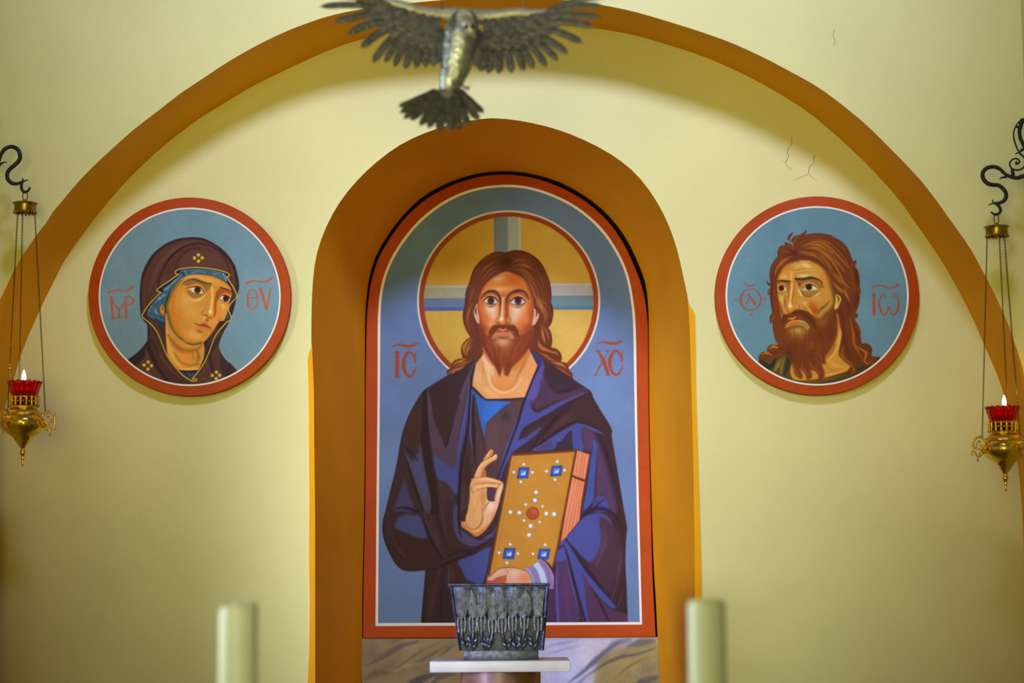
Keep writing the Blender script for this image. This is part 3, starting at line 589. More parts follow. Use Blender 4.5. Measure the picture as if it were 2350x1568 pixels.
    # ---- blessing hand
    SK = (222, 170, 116); OUT = (116, 64, 30); SH = (196, 128, 64)
    H = R['hand']
    h = lambda t, c=SK, soft=.7, a=1., f=C: cv.fill(f(t), c, soft, a, reg=H)
    o = lambda t, wd=1.5, c=OUT, f=C, al=.9, w0=.6: cv.stroke(f(t), c, w0, w0, wd, .6, al)
    h('1240,985 1285,910 1330,855 1362,875 1352,915 1300,985 1250,1120 1235,1180 1200,1180', (206, 142, 84)); o('1240,985 1285,905 1330,853 1364,876 1354,918 1310,975'); cv.stroke(C('1270,970 1310,905 1335,875'), (232, 190, 146), 1, 1, 4, 1, .9)
    h('1215,1190 1240,1120 1270,1090 1280,1185', (188, 116, 62))
    palm = join(C('1130,1190 1105,1225 1088,1300 1085,1420 1065,1565'), E('1048,170 1035,235 990,232! 1000,300 1080,360 1160,412 1260,345 1350,220 1410,80 1430,0'), C('1425,1460 1400,1450 1330,1455 1290,1420 1290,1300 1330,1250 1280,1180'))
    cv.fill(palm, SK, .7, reg=H); pm = cv.clip(palm)
    gap = C('1290,1320 1330,1300 1390,1300 1395,1350 1370,1440 1330,1450 1300,1400'); cv.fill(gap, (92, 62, 76), .8, reg=R['tunic'])
    h('1138,1185 1170,1090 1215,1020 1250,990 1330,950 1380,915 1406,925 1397,970 1330,1012 1275,1060 1235,1120 1215,1185')
    o('1110,1215 1140,1180 1170,1090 1215,1020 1250,990 1330,950 1380,915'); o('1406,925 1397,970 1330,1012 1275,1060 1235,1120 1215,1175'); cv.stroke(C('1160,1170 1200,1070 1250,1010 1350,955'), (234, 194, 146), 2, 1, 6, 1.4, .8); cv.stroke(C('1360,955 1385,925 1398,940'), (238, 204, 166), 2, 1, 3, .8, .8)
    cv.stroke(C('1225,1130 1260,1065 1320,1010'), SH, 1, 1, 4, 1.4, .7)
    h('1110,1225 1150,1185 1230,1175 1300,1178 1430,1213 1462,1235 1440,1255 1300,1238 1200,1250 1130,1260'); o('1150,1185 1230,1173 1300,1176 1430,1212 1465,1236 1440,1257 1300,1240 1200,1252 1130,1260'); cv.stroke(C('1170,1205 1300,1200 1410,1225'), (236, 194, 152), 1, 1, 5, 1.2, .9)
    h('1100,1290 1130,1275 1200,1268 1330,1246 1430,1258 1425,1290 1400,1302 1300,1292 1220,1310 1140,1350 1110,1340'); o('1330,1246 1430,1258 1428,1288 1400,1303 1300,1294 1220,1312 1140,1352'); cv.stroke(C('1150,1300 1250,1280 1380,1272'), (238, 196, 152), 1, 1, 5, 1.2, .9); cv.stroke(C('1375,1280 1415,1284'), (240, 206, 176), 1, 1, 3, .7, .8)
    h('1470,1232 1475,1290 1445,1400 1428,1470 1385,1450 1375,1420 1393,1330 1415,1285', (220, 172, 132)); o('1470,1232 1415,1290 1393,1335 1375,1420'); o('1470,1232 1477,1290 1445,1400 1430,1470'); cv.stroke(C('1455,1260 1430,1350 1405,1440'), (238, 206, 176), 1, 2, 4, 1.2, .9)
    cv.dab(C('1150,1420'), 8, 22, (230, 184, 128), .8, clip=pm); cv.dab(C('1240,1400'), 6, 18, (200, 138, 76), .8, clip=pm); cv.dab(E('1120,120'), 9, 26, (214, 170, 106), .9, clip=pm)
    th = join(C('1330,1452 1275,1510'), E('1250,80 1240,180 1250,260 1330,240 1400,90 1425,10'), C('1425,1470 1390,1452')); cv.fill(th, (226, 176, 142), 1.4, clip=pm); cv.dab(E('1330,60'), 10, 14, (240, 206, 186), .9, clip=pm); cv.dab(E('1370,180'), 8, 14, (214, 138, 80), .8, .4, pm)
    o('1330,1452 1280,1500 1255,1565', 2); cv.stroke(E('1260,20 1235,120 1235,220 1190,300 1120,325 1060,290 1045,230'), (168, 108, 48), 1, 1, 4, 1.4, .8, clip=pm)
    cv.stroke(E('990,235 1060,330 1160,385 1260,320 1350,220'), (206, 122, 50), 3, 2, 8, 2, .8, clip=pm); cv.stroke(E('990,232 1000,300 1080,360 1160,412'), (100, 54, 26), 1, 1, 2, .7); o('1105,1225 1088,1300 1085,1420 1065,1565', 1.8)
    cv.stroke(C('1120,1370 1180,1460 1140,1560'), (202, 150, 90), 1, 1, 2, 1, .6, clip=pm); o('1110,1290 1115,1345 1140,1352', 1.2)
    # ---- hand under the book, cuff
    cv.fill(F('390,850! 560,880 610,870! 600,960! 380,960!'), (192, 92, 56), .8, reg=R['book'])
    cv.fill(F('390,885! 440,858 500,800 560,775 640,766 740,775 830,805 880,860 905,960! 590,960! 608,860! 560,868 500,885 460,912 420,918 395,905'), (218, 168, 142), .7, reg=R['lefthand'])
    lh = cv.clip(F('390,885! 440,858 500,800 560,775 640,766 740,775 830,805 880,860 905,960! 590,960! 608,860! 560,868 500,885 460,912 420,918 395,905'))
    cv.dab(F('830,880'), 16, 14, (222, 134, 84), .9, clip=lh); cv.dab(F('700,830'), 10, 8, (232, 190, 168), .8, clip=lh); cv.dab(F('600,930'), 5, 10, (208, 146, 116), .8, clip=lh)
    for t, wd in (('390,885 440,858 500,800 560,773 640,764 740,775 830,805', 1.6), ('395,905 420,920 460,914 500,887 560,870 605,862 600,950', 2)): cv.stroke(F(t), (120, 70, 46), .6, .8, wd, .6, .9)
    cv.stroke(F('590,780 630,810 605,862'), (150, 96, 70), .6, .6, 1.6, .7, .8); cv.stroke(F('405,885 440,880'), (236, 196, 176), 1, 1, 3.4, .8, .8); cv.stroke(F('460,860 530,810 590,790'), (232, 190, 168), 1, 1, 4, 1.2, .7)
    cuff = F('815,785 920,735 1030,668 1090,720 1140,800 1158,850! 1150,1010! 1100,1010! 905,960! 890,880 860,820')
    cv.fill(cuff, (158, 134, 168), .7, reg=R['cuff']); cf = cv.clip(cuff)
    for t, c, wd in (('835,785 880,850 915,960', (146, 158, 188), 12), ('890,760 940,850 965,970', (152, 122, 158), 9), ('950,720 1010,810 1060,990', (186, 206, 226), 14), ('1010,690 1080,790 1125,1000', (146, 116, 158), 9), ('915,745 965,830 1000,980', (136, 130, 172), 3), ('980,705 1050,810 1095,990', (136, 130, 172), 2)):
        cv.stroke(F(t), c, wd, wd, soft=1, a=.9, clip=cf)
    cv.stroke(F('1030,668 1090,720 1140,800 1160,860'), (52, 36, 60), 2, 2, 4, .8); cv.stroke(F('815,785 860,820 890,880 905,950'), (110, 90, 130), .8, .8, 1.4, .6, .8)
    # ---- lettering
    LT = (164, 84, 58); Q = crop(690, 260, 2.448)
    t = lambda s_, a, b=None, m=None: cv.stroke(Q(s_), LT, a / 2.448, (b or a) / 2.448, None if m is None else m / 2.448, .6, reg=R['letters'])
    for lx, ly, dx in ((0, 0, 0), (1150, -14, 0)):
        def sft(s_): return ' '.join('%g,%g' % (float(a.split(',')[0]) + lx, float(a.split(',')[1]) + ly) for a in s_.split())
        t(sft('510,1312 545,1300 590,1306 625,1308'), 4, 12, 14); t(sft('600,1310 630,1305 662,1290'), 14, 3, 16); t(sft('575,1296 590,1320'), 3, 3)
    t('543,1345 541,1478', 22); t('522,1343 560,1343', 5); t('528,1482 556,1480', 6)
    t('645,1395 625,1350 600,1345 580,1390 582,1440 605,1478 630,1470 650,1425', 5, 5, 22); t('645,1345 642,1400', 5, 10); t('650,1425 628,1470', 4, 10)
    t('1668,1335 1700,1390 1728,1470', 8, 14, 24); t('1730,1335 1700,1390 1655,1470', 4, 6, 7); t('1655,1337 1685,1335', 5); t('1715,1335 1740,1335', 4); t('1648,1472 1672,1472', 4); t('1715,1472 1738,1472', 5)
    t('1805,1390 1785,1340 1760,1340 1738,1385 1742,1435 1765,1470 1790,1460 1808,1420', 5, 5, 22); t('1806,1335 1803,1392', 5, 10); t('1810,1418 1788,1462', 4, 10)
    cv.grain(.022, 3)
    return cv, ['painted_background', 'painted_halo', 'painted_hair', 'painted_face', 'painted_beard', 'painted_mantle', 'painted_tunic', 'painted_book', 'painted_hand', 'painted_cuff', 'painted_lettering', 'painted_hand']
def paint_mother():
    G = crop(200, 450, 5); H = crop(200, 610, 5); I = crop(330, 590, 9.79167); P = crop(0, 0, 1)
    cv = Canvas(222, 474, 648, 888, 1., (116, 140, 152))
    R = dict(veil=1, coif=2, face=3, letters=4, trim=5, tunic=6)
    rng = random.Random(9)
    for k in range(40):
        cv.dab(P('%d,%d' % (rng.randint(225, 645), rng.randint(476, 886))), rng.uniform(25, 60), rng.uniform(25, 60), rng.choice([(110, 136, 146), (124, 148, 164), (114, 140, 158)]), .4)
    veil = join(G('1200,475 1050,490 900,550 760,660 680,780 630,900 608,1050 605,1200 615,1380! 650,1430 690,1480'), H('692,760 695,855! 640,930 560,1010 440,1090! 300,1400! 1900,1400! 1720,1200! 1690,1170 1650,1125 1610,1100! 1560,1040 1520,960 1512,900 1560,770 1620,660 1660,570 1700,430 1738,270'),
                G('1742,1000 1730,930 1690,790 1600,660 1480,560 1340,490'))
    cv.fill(veil, (92, 58, 46), reg=R['veil']); vc = cv.clip(veil)
    l = lambda f, t, c, a, b, m=None, soft=1., al=.9, cl=vc: cv.stroke(f(t), c, a / f.s, b / f.s, None if m is None else m / f.s, soft, al, clip=cl)
    g = lambda f, t, c, soft=1.2, a=.9, cl=vc: cv.fill(f(t), c, soft, a, clip=cl)
    # folds of the veil
    l(G, '1340,480 1200,470 1050,485 900,545 760,655 680,775 630,900 605,1050 602,1200 612,1380 690,1480', (52, 30, 24), 50, 50, 70, 3, .85)
    l(G, '1200,475 1340,490 1480,560 1600,660 1690,790 1730,930 1742,1080', (50, 30, 26), 40, 60, 80, 3, .85)
    l(H, '1735,280 1700,430 1660,570 1600,700 1540,820 1510,900', (50, 30, 28), 60, 40, 80, 3, .8)
    l(G, '1230,520 1080,560 950,640 850,760 780,900 740,1050 730,1200', (110, 74, 60), 10, 40, 44, 3, .8)
    l(G, '1400,555 1260,545 1120,580 1000,660 910,760 850,880 820,1000 815,1080', (52, 30, 26), 8, 10, 30, 1.6, .9); l(G, '1300,600 1180,610 1090,680 1040,750 1020,820', (56, 34, 28), 6, 6, 18, 1.4, .85)
    l(G, '1180,540 1060,590 950,680 880,780 840,880', (122, 86, 72), 4, 6, 16, 1.6, .6); l(G, '1180,500 1320,520 1450,570 1550,660', (116, 80, 66), 4, 4, 18, 2, .55)
    l(G, '1330,560 1450,590 1560,680 1620,800 1640,880', (54, 32, 28), 6, 6, 20, 1.6, .8); l(G, '1290,575 1420,600 1530,690 1590,780', (108, 74, 60), 4, 4, 14, 1.6, .6); l(G, '1560,660 1640,790 1690,930 1700,1020', (108, 72, 60), 6, 6, 26, 2, .6)
    g(G, '1060,800 1080,700 1180,640 1320,630 1460,660 1560,760 1600,860 1450,830 1250,810', (108, 68, 50), 5, .6); l(G, '900,900 860,1000 840,1040', (110, 72, 56), 20, 20, 60, 5, .6)
    l(G, '690,860 650,1000 650,1200 660,1340', (100, 66, 54), 10, 10, 40, 4, .7); l(G, '760,1000 740,1120 700,1230', (74, 46, 36), 10, 10, 40, 4, .6)
    # shoulders
    g(H, '700,690 760,720 830,860 880,980 980,1150 1120,1290 1200,1360 920,1360 800,1180 720,1000 695,850', (80, 50, 44), 2.4, .9)
    l(H, '700,720 700,860 730,1000 800,1150 880,1270 950,1340', (52, 32, 30), 20, 16, 44, 2.4, .9); l(H, '740,760 790,900 850,1040 960,1190 1080,1300', (110, 76, 64), 8, 8, 34, 3, .7); l(H, '760,860 800,960 830,1020', (54, 32, 30), 10, 6, 40, 4, .7)
    g(H, '470,1080 640,920 690,860 700,960 640,1080 560,1150 500,1130', (54, 34, 36), 4, .9); l(H, '670,930 680,1040 720,1130 760,1200', (104, 72, 64), 10, 6, 36, 2.4, .8); l(H, '620,1080 600,1120 560,1160', (44, 28, 30), 20, 10, 30, 3, .8)
    g(H, '640,1060 760,1180 880,1330 700,1330 560,1200', (104, 66, 54), 4, .7)
    l(H, '860,1290 940,1350', (60, 38, 34), 20, 20, 40, 3, .8); l(H, '1320,1240 1400,1120 1450,1000 1500,800 1560,700', (102, 68, 56), 16, 8, 50, 3, .7)
    l(H, '1330,900 1350,1020 1330,1100 1290,1180', (50, 30, 30), 20, 10, 40, 3, .9); l(H, '1500,830 1440,940 1410,1060 1440,1200 1460,1330', (56, 36, 36), 10, 20, 40, 3, .85); l(H, '1530,960 1560,1060 1600,1140 1620,1220', (108, 74, 66), 6, 6, 30, 3, .7)
    g(H, '1530,1010 1620,1110 1660,1140 1700,1200 1600,1300 1540,1200', (62, 40, 42), 4, .8); l(H, '1640,1130 1620,1200 1590,1290', (50, 32, 36), 10, 14, 30, 2.4, .8); l(H, '1300,1290 1400,1320 1480,1330', (110, 74, 62), 10, 10, 30, 3, .6)
    g(H, '1370,950 1480,820 1500,900 1440,1000 1400,1100', (66, 42, 40), 4, .7)
    # opening of the veil
    edge = join(H('1205,1300 1270,1220 1340,1120 1400,990 1450,850 1500,760 1600,650'), G('1640,1430 1652,1385 1625,1325 1622,1280 1650,1230 1700,1180 1717,1135 1690,1070 1640,990 1600,928! 1634,915! 1620,888 1560,865 1450,840 1300,822 1150,825 1060,840 1020,858 1012,885 1047,900! 950,970 860,1030 804,1072 808,1092 848,1106! 780,1170 700,1260 630,1370!'),
                H('630,560! 640,595 720,660 790,740 830,820 870,920 910,1020 1000,1150 1100,1260 1205,1325'))
    cv.fill(edge, (40, 28, 26), .8, reg=R['veil']); oc = cv.clip(edge)
    g(H, '640,575! 720,540 830,620 890,690 900,800 905,1000 1010,1150 1100,1250 1010,1150 900,980 850,840 800,740 720,650', (80, 50, 46), 1.2, .95, oc); g(H, '1500,700 1560,640 1440,850 1350,1060 1300,1150 1330,1000 1370,860', (66, 42, 42), 1.6, .9, oc)
    l(H, '1540,640 1440,800 1350,1000', (96, 64, 58), 6, 6, 30, 2.4, .7, oc); l(H, '700,600 800,700 880,860', (104, 70, 62), 6, 6, 30, 3, .6, oc)
    g(G, '1640,990 1680,1060 1705,1135 1660,1190 1640,1150 1650,1060', (90, 62, 56), 1.6, .9, oc)
    # coif
    coif = G('1070,855 1150,840 1300,836 1450,852 1590,890! 1600,930 1615,985! 1560,975 1450,925 1300,903 1180,910 1090,955 1020,1025 950,1115 900,1225 880,1300 885,1400 880,1485! 800,1440 720,1390 680,1345! 740,1240 820,1150 870,1100! 868,1060! 960,1000 1050,925!')
    cv.fill(coif, (74, 104, 128), .8, reg=R['coif'], clip=oc); cc = cv.clip(coif)
    for t, c, a, b, m in (('1180,910 1300,900 1450,922 1560,972', (46, 70, 88), 14, 14, 26), ('1090,955 1020,1025 950,1115 900,1225', (48, 72, 92), 20, 20, 36), ('1080,870 1110,900 1100,940', (44, 66, 84), 10, 6, 24), ('1160,855 1165,890', (48, 72, 90), 6, 14, 14), ('1200,890 1290,850', (132, 164, 182), 6, 4, 18), ('1310,860 1360,890', (124, 156, 172), 4, 6, 18),
                             ('1385,855 1380,895', (50, 74, 92), 8, 12, 14), ('1415,855 1420,900', (48, 74, 92), 6, 10, 12), ('1440,900 1540,880', (132, 160, 178), 4, 4, 16), ('1500,880 1450,915', (124, 152, 170), 4, 4, 10), ('1560,890 1600,980', (134, 162, 192), 14, 8, 18), ('1120,860 1130,900', (136, 168, 188), 8, 4, 16),
                             ('1060,920 1010,960 960,1020', (130, 160, 184), 10, 10, 34), ('1000,990 990,1040', (54, 80, 102), 4, 8, 12), ('960,1020 940,1080', (50, 76, 98), 4, 8, 14), ('880,1080 920,1060 960,1010', (134, 164, 190), 10, 4, 20), ('870,1090 910,1120', (56, 80, 102), 10, 8, 20), ('900,1130 840,1170 780,1240', (126, 160, 188), 10, 6, 34), ('880,1180 820,1210 760,1260', (52, 78, 102), 4, 4, 14),
                             ('740,1260 700,1320', (120, 152, 178), 10, 8, 22), ('820,1200 800,1280 830,1350', (62, 92, 116), 14, 20, 40), ('790,1280 790,1340 830,1360', (136, 164, 190), 6, 4, 18), ('700,1340 780,1370 870,1400', (46, 68, 92), 8, 20, 30), ('720,1350 800,1380 870,1420', (92, 122, 148), 4, 4, 12), ('780,1410 880,1470', (44, 60, 78), 20, 40, 40), ('850,1150 870,1220', (50, 76, 98), 8, 12, 26)):
        l(G, t, c, a, b, m, .9, .9, cc)
    g(G, '1560,1470! 1600,1400 1600,1330 1640,1390 1600,1440', (66, 82, 104), 1, .95, oc); l(G, '1570,1420 1610,1380', (92, 108, 130), 4, 6, 16, 1, .8, oc)
    # skin
    neck = H('890,540! 896,700 902,850 915,1000 960,1090 1060,1205! 1272,1205! 1310,1130 1345,1020 1330,870 1200,700')
    cv.fill(neck, (206, 144, 66), .8, reg=R['face'], clip=oc); nc = cv.clip(neck)
    face = join(G('1180,905 1300,898 1450,920 1560,972 1620,1015 1652,1080 1655,1150 1630,1230 1610,1330 1570,1430'), H('1520,640 1450,750 1370,850 1300,900 1200,912 1100,870 1010,790 950,700 910,560 903,450 930,380 970,280 1030,200 1100,140'))
    n_ = lambda f, t, c, a, b, m=None, soft=1.4, al=.9: l(f, t, c, a, b, m, soft, al, nc)
    n_(H, '910,700 930,900 990,1060 1090,1180', (222, 166, 92), 10, 16, 60, 3, .9); n_(H, '1000,1000 1060,1090 1160,1140 1280,1130', (150, 116, 44), 10, 20, 30, 3, .85); n_(H, '930,800 1020,920 1130,980 1260,960 1320,900', (168, 104, 36), 20, 20, 60, 4, .85)
    cv.dab(H('1130,1060'), 14, 12, (218, 138, 50), .8, clip=nc); n_(H, '1060,1180 1150,1190 1270,1180', (224, 166, 94), 10, 20, 40, 2, .9); n_(H, '1260,960 1280,1060 1240,1130', (140, 104, 44), 14, 10, 40, 3, .7); n_(H, '1200,980 1220,1060 1200,1100', (186, 106, 34), 8, 6, 26, 3, .7); n_(H, '890,540 905,850 920,1000', (150, 90, 40), 10, 6, 10, 1, .7)
    cv.fill(face, (206, 144, 62), .8, reg=R['face'], clip=oc); fc = cv.clip(face) * oc
    f_ = lambda f, t, c, a, b, m=None, soft=1.2, al=.9: l(f, t, c, a, b, m, soft, al, fc)
    d = lambda f, t, rx, ry, c, a, rot=0.: cv.dab(f(t), rx, ry, c, a, rot, fc)
    f_(H, '1080,170 1000,260 940,380 910,470 930,600 970,720 1030,800 1120,870 1220,900 1310,880', (118, 102, 42), 20, 26, 60, 3.5, .9); f_(H, '1060,220 1000,330 980,480 990,620 1040,740 1120,830 1220,870', (206, 124, 36), 16, 20, 60, 4, .85)
    f_(H, '1150,890 1230,915 1310,890', (90, 58, 24), 8, 8, 20, 1.4, .8); f_(G, '1180,910 1300,903 1450,925 1560,975 1630,1030', (140, 94, 36), 10, 16, 16, 2, .6); f_(H, '1530,610 1460,730 1380,840', (176, 104, 44), 16, 10, 30, 2.4, .7)
    d(G, '1250,940', 22, 7, (216, 168, 96), .9, .05); d(G, '1400,970', 14, 6, (218, 160, 84), .8, .2); d(H, '1130,420', 18, 18, (216, 162, 86), .9); d(H, '1200,540', 16, 20, (216, 160, 84), .8); d(H, '1060,600', 12, 20, (206, 132, 48), .7); d(H, '1280,590', 10, 10, (214, 152, 84), .7); d(H, '1230,800', 18, 12, (220, 164, 92), .9); d(H, '1180,860', 12, 5, (208, 130, 46), .7)
    d(G, '1560,1060', 10, 8, (214, 146, 76), .6); d(H, '1560,450', 5, 12, (224, 178, 112), .9, -.2); d(H, '1500,600', 8, 16, (214, 136, 62), .8, .4); d(H, '1440,640', 6, 9, (216, 150, 84), .7)
    # eyes and brows
    f_(I, '860,640 900,590 980,545 1080,515 1200,530 1330,580 1500,615', (150, 106, 48), 30, 60, 110, 2, .75); cv.fill(I('900,620 1000,560 1150,545 1330,600 1500,625! 1490,700 1420,775 1360,720 1290,650 1150,610 1000,650'), (146, 100, 42), 1.6, .8, clip=fc)
    f_(I, '870,610 950,545 1080,508 1200,522 1330,575 1420,595 1512,603', (86, 54, 16), 8, 24, 34, .9, .95); f_(I, '1400,780 1470,700 1510,610', (150, 110, 54), 10, 6, 30, 1.4, .6)
    f_(I, '985,690 1080,640 1190,622 1300,675 1370,760', (220, 142, 78), 12, 20, 46, 1, .95); f_(I, '970,760 1030,850 1150,912 1270,880 1350,830', (140, 100, 36), 14, 10, 30, 1.4, .8); cv.fill(I('980,745 1080,800 1180,830 1340,830! 1260,890 1150,915 1040,865'), (158, 114, 46), 1.2, .85, clip=fc)
    f_(I, '1000,930 1150,980 1300,930 1370,850', (222, 184, 122), 20, 10, 70, 3, .85); f_(I, '870,800 920,900 1000,1000', (216, 166, 96), 20, 20, 60, 4, .7)
    w1 = I('1000,725! 1080,690 1200,672 1290,705 1362,805! 1280,828 1170,815 1080,780'); cv.fill(w1, (210, 204, 184), .7, clip=fc); wc = cv.clip(w1) * fc
    cv.disc(I('1208,742'), 7.6, (84, 36, 12), .8, clip=wc); cv.disc(I('1212,738'), 4.2, (56, 22, 8), .9, clip=wc); cv.dab(I('1205,795'), 4, 2, (150, 70, 24), .6, clip=wc); l(I, '1010,730 1060,745', (130, 116, 90), 20, 30, 40, 1.4, .8, wc); l(I, '1340,790 1300,770', (140, 130, 110), 20, 20, 30, 1.2, .7, wc)
    f_(I, '940,705 1050,680 1180,662 1290,700 1366,808', (70, 38, 12), 8, 14, 24, .7, 1); f_(I, '1030,765 1100,795 1180,820 1290,832 1350,822', (96, 66, 36), 5, 10, 16, .7, .9)
    cv.fill(I('1640,780 1720,690 1830,720 1960,760! 1955,850 1840,815 1740,870 1690,930 1650,1000 1630,900'), (160, 84, 34), 1.6, .9, clip=fc); f_(I, '1722,682 1800,708 1900,738 1965,765', (84, 44, 16), 24, 16, 32, .9, .95)
    f_(I, '1690,900 1760,845 1850,828 1950,880', (218, 136, 76), 10, 16, 36, 1, .95)
    w2 = I('1700,905! 1760,872 1850,868 1935,925! 1920,1000 1850,1012 1760,970'); cv.fill(w2, (206, 198, 180), .7, clip=fc); wc = cv.clip(w2) * fc
    cv.disc(I('1848,932'), 7.2, (84, 36, 12), .8, clip=wc); cv.disc(I('1850,928'), 4, (56, 22, 8), .9, clip=wc)
    f_(I, '1686,905 1760,865 1850,860 1944,925', (70, 38, 14), 8, 14, 22, .7, 1); f_(I, '1710,930 1770,985 1850,1020 1920,1005', (96, 62, 36), 5, 8, 16, .7, .9); f_(I, '1700,960 1760,1030 1850,1060', (166, 112, 50), 10, 8, 34, 1.4, .7)
    # nose
    f_(I, '1640,780 1615,950 1605,1120 1600,1260 1585,1330', (160, 80, 28), 30, 30, 60, 1.8, .95); f_(I, '1480,800 1440,950 1420,1080', (196, 132, 52), 40, 20, 60, 4, .7)
    f_(I, '1540,690 1540,900 1525,1080 1500,1220', (226, 180, 108), 30, 40, 44, 1.4, .95); f_(I, '1590,780 1575,1000 1560,1200', (220, 132, 68), 16, 20, 30, 1.2, .9); f_(I, '1560,650 1620,700 1690,660', (158, 130, 60), 10, 6, 30, 1.4, .8)
    d(I, '1495,1235', 3.4, 5.5, (240, 218, 174), 1); f_(I, '1440,1320 1500,1360 1560,1330', (216, 110, 46), 20, 20, 46, 1.6, .9); f_(I, '1420,1300 1440,1350 1500,1380 1560,1360', (120, 62, 24), 6, 6, 12, .9, .8)
    f_(I, '1375,1160 1315,1225 1305,1280', (140, 88, 30), 6, 10, 22, 1, .85); f_(I, '1340,1140 1290,1200 1270,1260', (224, 178, 112), 8, 8, 24, 1.2, .8); d(I, '1365,1240', 3.4, 4.5, (214, 144, 74), .9); f_(I, '1315,1295 1360,1310 1410,1300 1430,1330', (116, 60, 22), 10, 10, 22, .8, .95)
    d(I, '1360,1370', 4, 4, (226, 182, 116), .9); d(I, '1420,1420', 3.4, 5, (118, 90, 34), .85)
    # mouth
    cv.fill(H('1240,668 1290,672 1335,655 1365,662 1400,690 1418,715 1330,700 1280,684'), (176, 92, 44), .8, clip=fc); cv.fill(H('1265,692 1330,695 1400,716 1385,738 1340,738 1290,718'), (206, 118, 62), .9, clip=fc); f_(H, '1320,706 1370,720', (226, 146, 90), 4, 4, 10, .8, .8)
    f_(H, '1232,660 1285,684 1335,688 1400,712 1422,714', (96, 46, 18), 4, 5, 10, .6, .95); f_(H, '1240,655 1250,668', (110, 66, 28), 8, 8, 12, .8, .7); d(H, '1290,752', 9, 4, (138, 98, 40), .9, .3); d(H, '1410,735', 5, 5, (170, 110, 50), .7); f_(H, '1370,640 1420,690', (222, 160, 96), 4, 4, 14, .9, .7); d(H, '1350,790', 6, 9, (196, 126, 60), .6)
    # ear
    ear = G('870,1245 840,1270 833,1310 850,1350 880,1372! 890,1300'); cv.fill(ear, (208, 142, 66), .8, reg=R['face'], clip=oc); cv.stroke(G('872,1262 864,1290 872,1312'), (112, 70, 24), 1, 1.5, 3, .7); cv.stroke(G('870,1245 840,1270 833,1310 850,1350 880,1372'), (150, 70, 30), .8, .8, 1.4, .6, .8)
    # dress under the veil
    un = H('1065,1207! 1272,1207! 1200,1300 1100,1260'); cv.fill(un, (58, 60, 74), .8, reg=R['tunic'], clip=oc); cv.stroke(H('1060,1205 1160,1212 1275,1205'), (36, 30, 34), 3, soft=.8, clip=oc); cv.stroke(H('1150,1230 1180,1260 1220,1250'), (88, 90, 104), 2, 2, 5, 1.4, .8, clip=oc)
    # gold edge and stars
    gp = (edge[0] , edge[1])
    cv.stroke(gp, (202, 170, 72), 2.6, 2.6, soft=.7, reg=R['trim']); cv.stroke(H('1205,1300 1250,1300 1258,1315 1210,1328'), (202, 170, 72), 2.4, soft=.7, reg=R['trim']); cv.stroke(G('1047,900 1010,925 960,965 870,1022'), (222, 192, 92), 1, 1, soft=.6, a=.6)
    for f, pl in ((G, ((1277, 677), (1232, 712), (1320, 710), (1278, 747))), (H, ((699, 1106), (653, 1140), (738, 1147), (697, 1187), (1483, 1223), (1437, 1260), (1520, 1258), (1480, 1295)))):
        for x, y in pl: cv.disc(f('%d,%d' % (x, y)), 3.9, (206, 176, 72), .7, reg=R['trim'])
    # lettering
    t = lambda s_, a, b=None, m=None: cv.stroke(G(s_), (176, 94, 66), a / 5, (b or a) / 5, None if m is None else m / 5, .6, reg=R['letters'])
    t('280,1168 285,1280 296,1408', 26, 30); t('262,1160 300,1160', 6); t('270,1408 322,1408', 6); t('292,1210 335,1270 365,1290', 14, 18); t('432,1215 390,1275 365,1292', 8, 14); t('365,1285 368,1400', 22, 28); t('345,1402 392,1402', 6)
    t('438,1160 445,1280 452,1398', 24, 28); t('430,1396 474,1394', 6); t('420,1152 470,1150', 6); t('455,1156 500,1160 528,1195 515,1235 462,1252', 12, 8, 22)
    t('246,1112 290,1090 350,1085 430,1090 480,1075 525,1045', 22, 24, 12); t('365,1070 385,1100', 6)
    t('1898,1072 1914,1077 1930,1093 1942,1119 1950,1151 1953,1187 1950,1222 1942,1254 1930,1280 1914,1296 1898,1302 1881,1296 1865,1280 1853,1254 1845,1222 1843,1187 1845,1151 1853,1119 1865,1093 1881,1077 1898,1072', 12, 12, 16); t('1845,1120 1842,1190 1850,1270', 16, 16, 26); t('1850,1172 1945,1168', 10)
    t('1990,1068 2025,1180 2056,1292', 34, 26); t('1970,1062 2012,1060', 8); t('2108,1062 2085,1180 2062,1298', 14, 18); t('2085,1058 2122,1058', 6)
    t('1832,1005 1870,980 1930,975 2010,985 2070,975 2128,940', 22, 24, 12); t('1970,962 1985,990', 6)
    cv.grain(.025, 5)
    return cv, ['painted_background', 'painted_veil', 'painted_coif', 'painted_face', 'painted_lettering', 'painted_gold_trim', 'painted_dress']
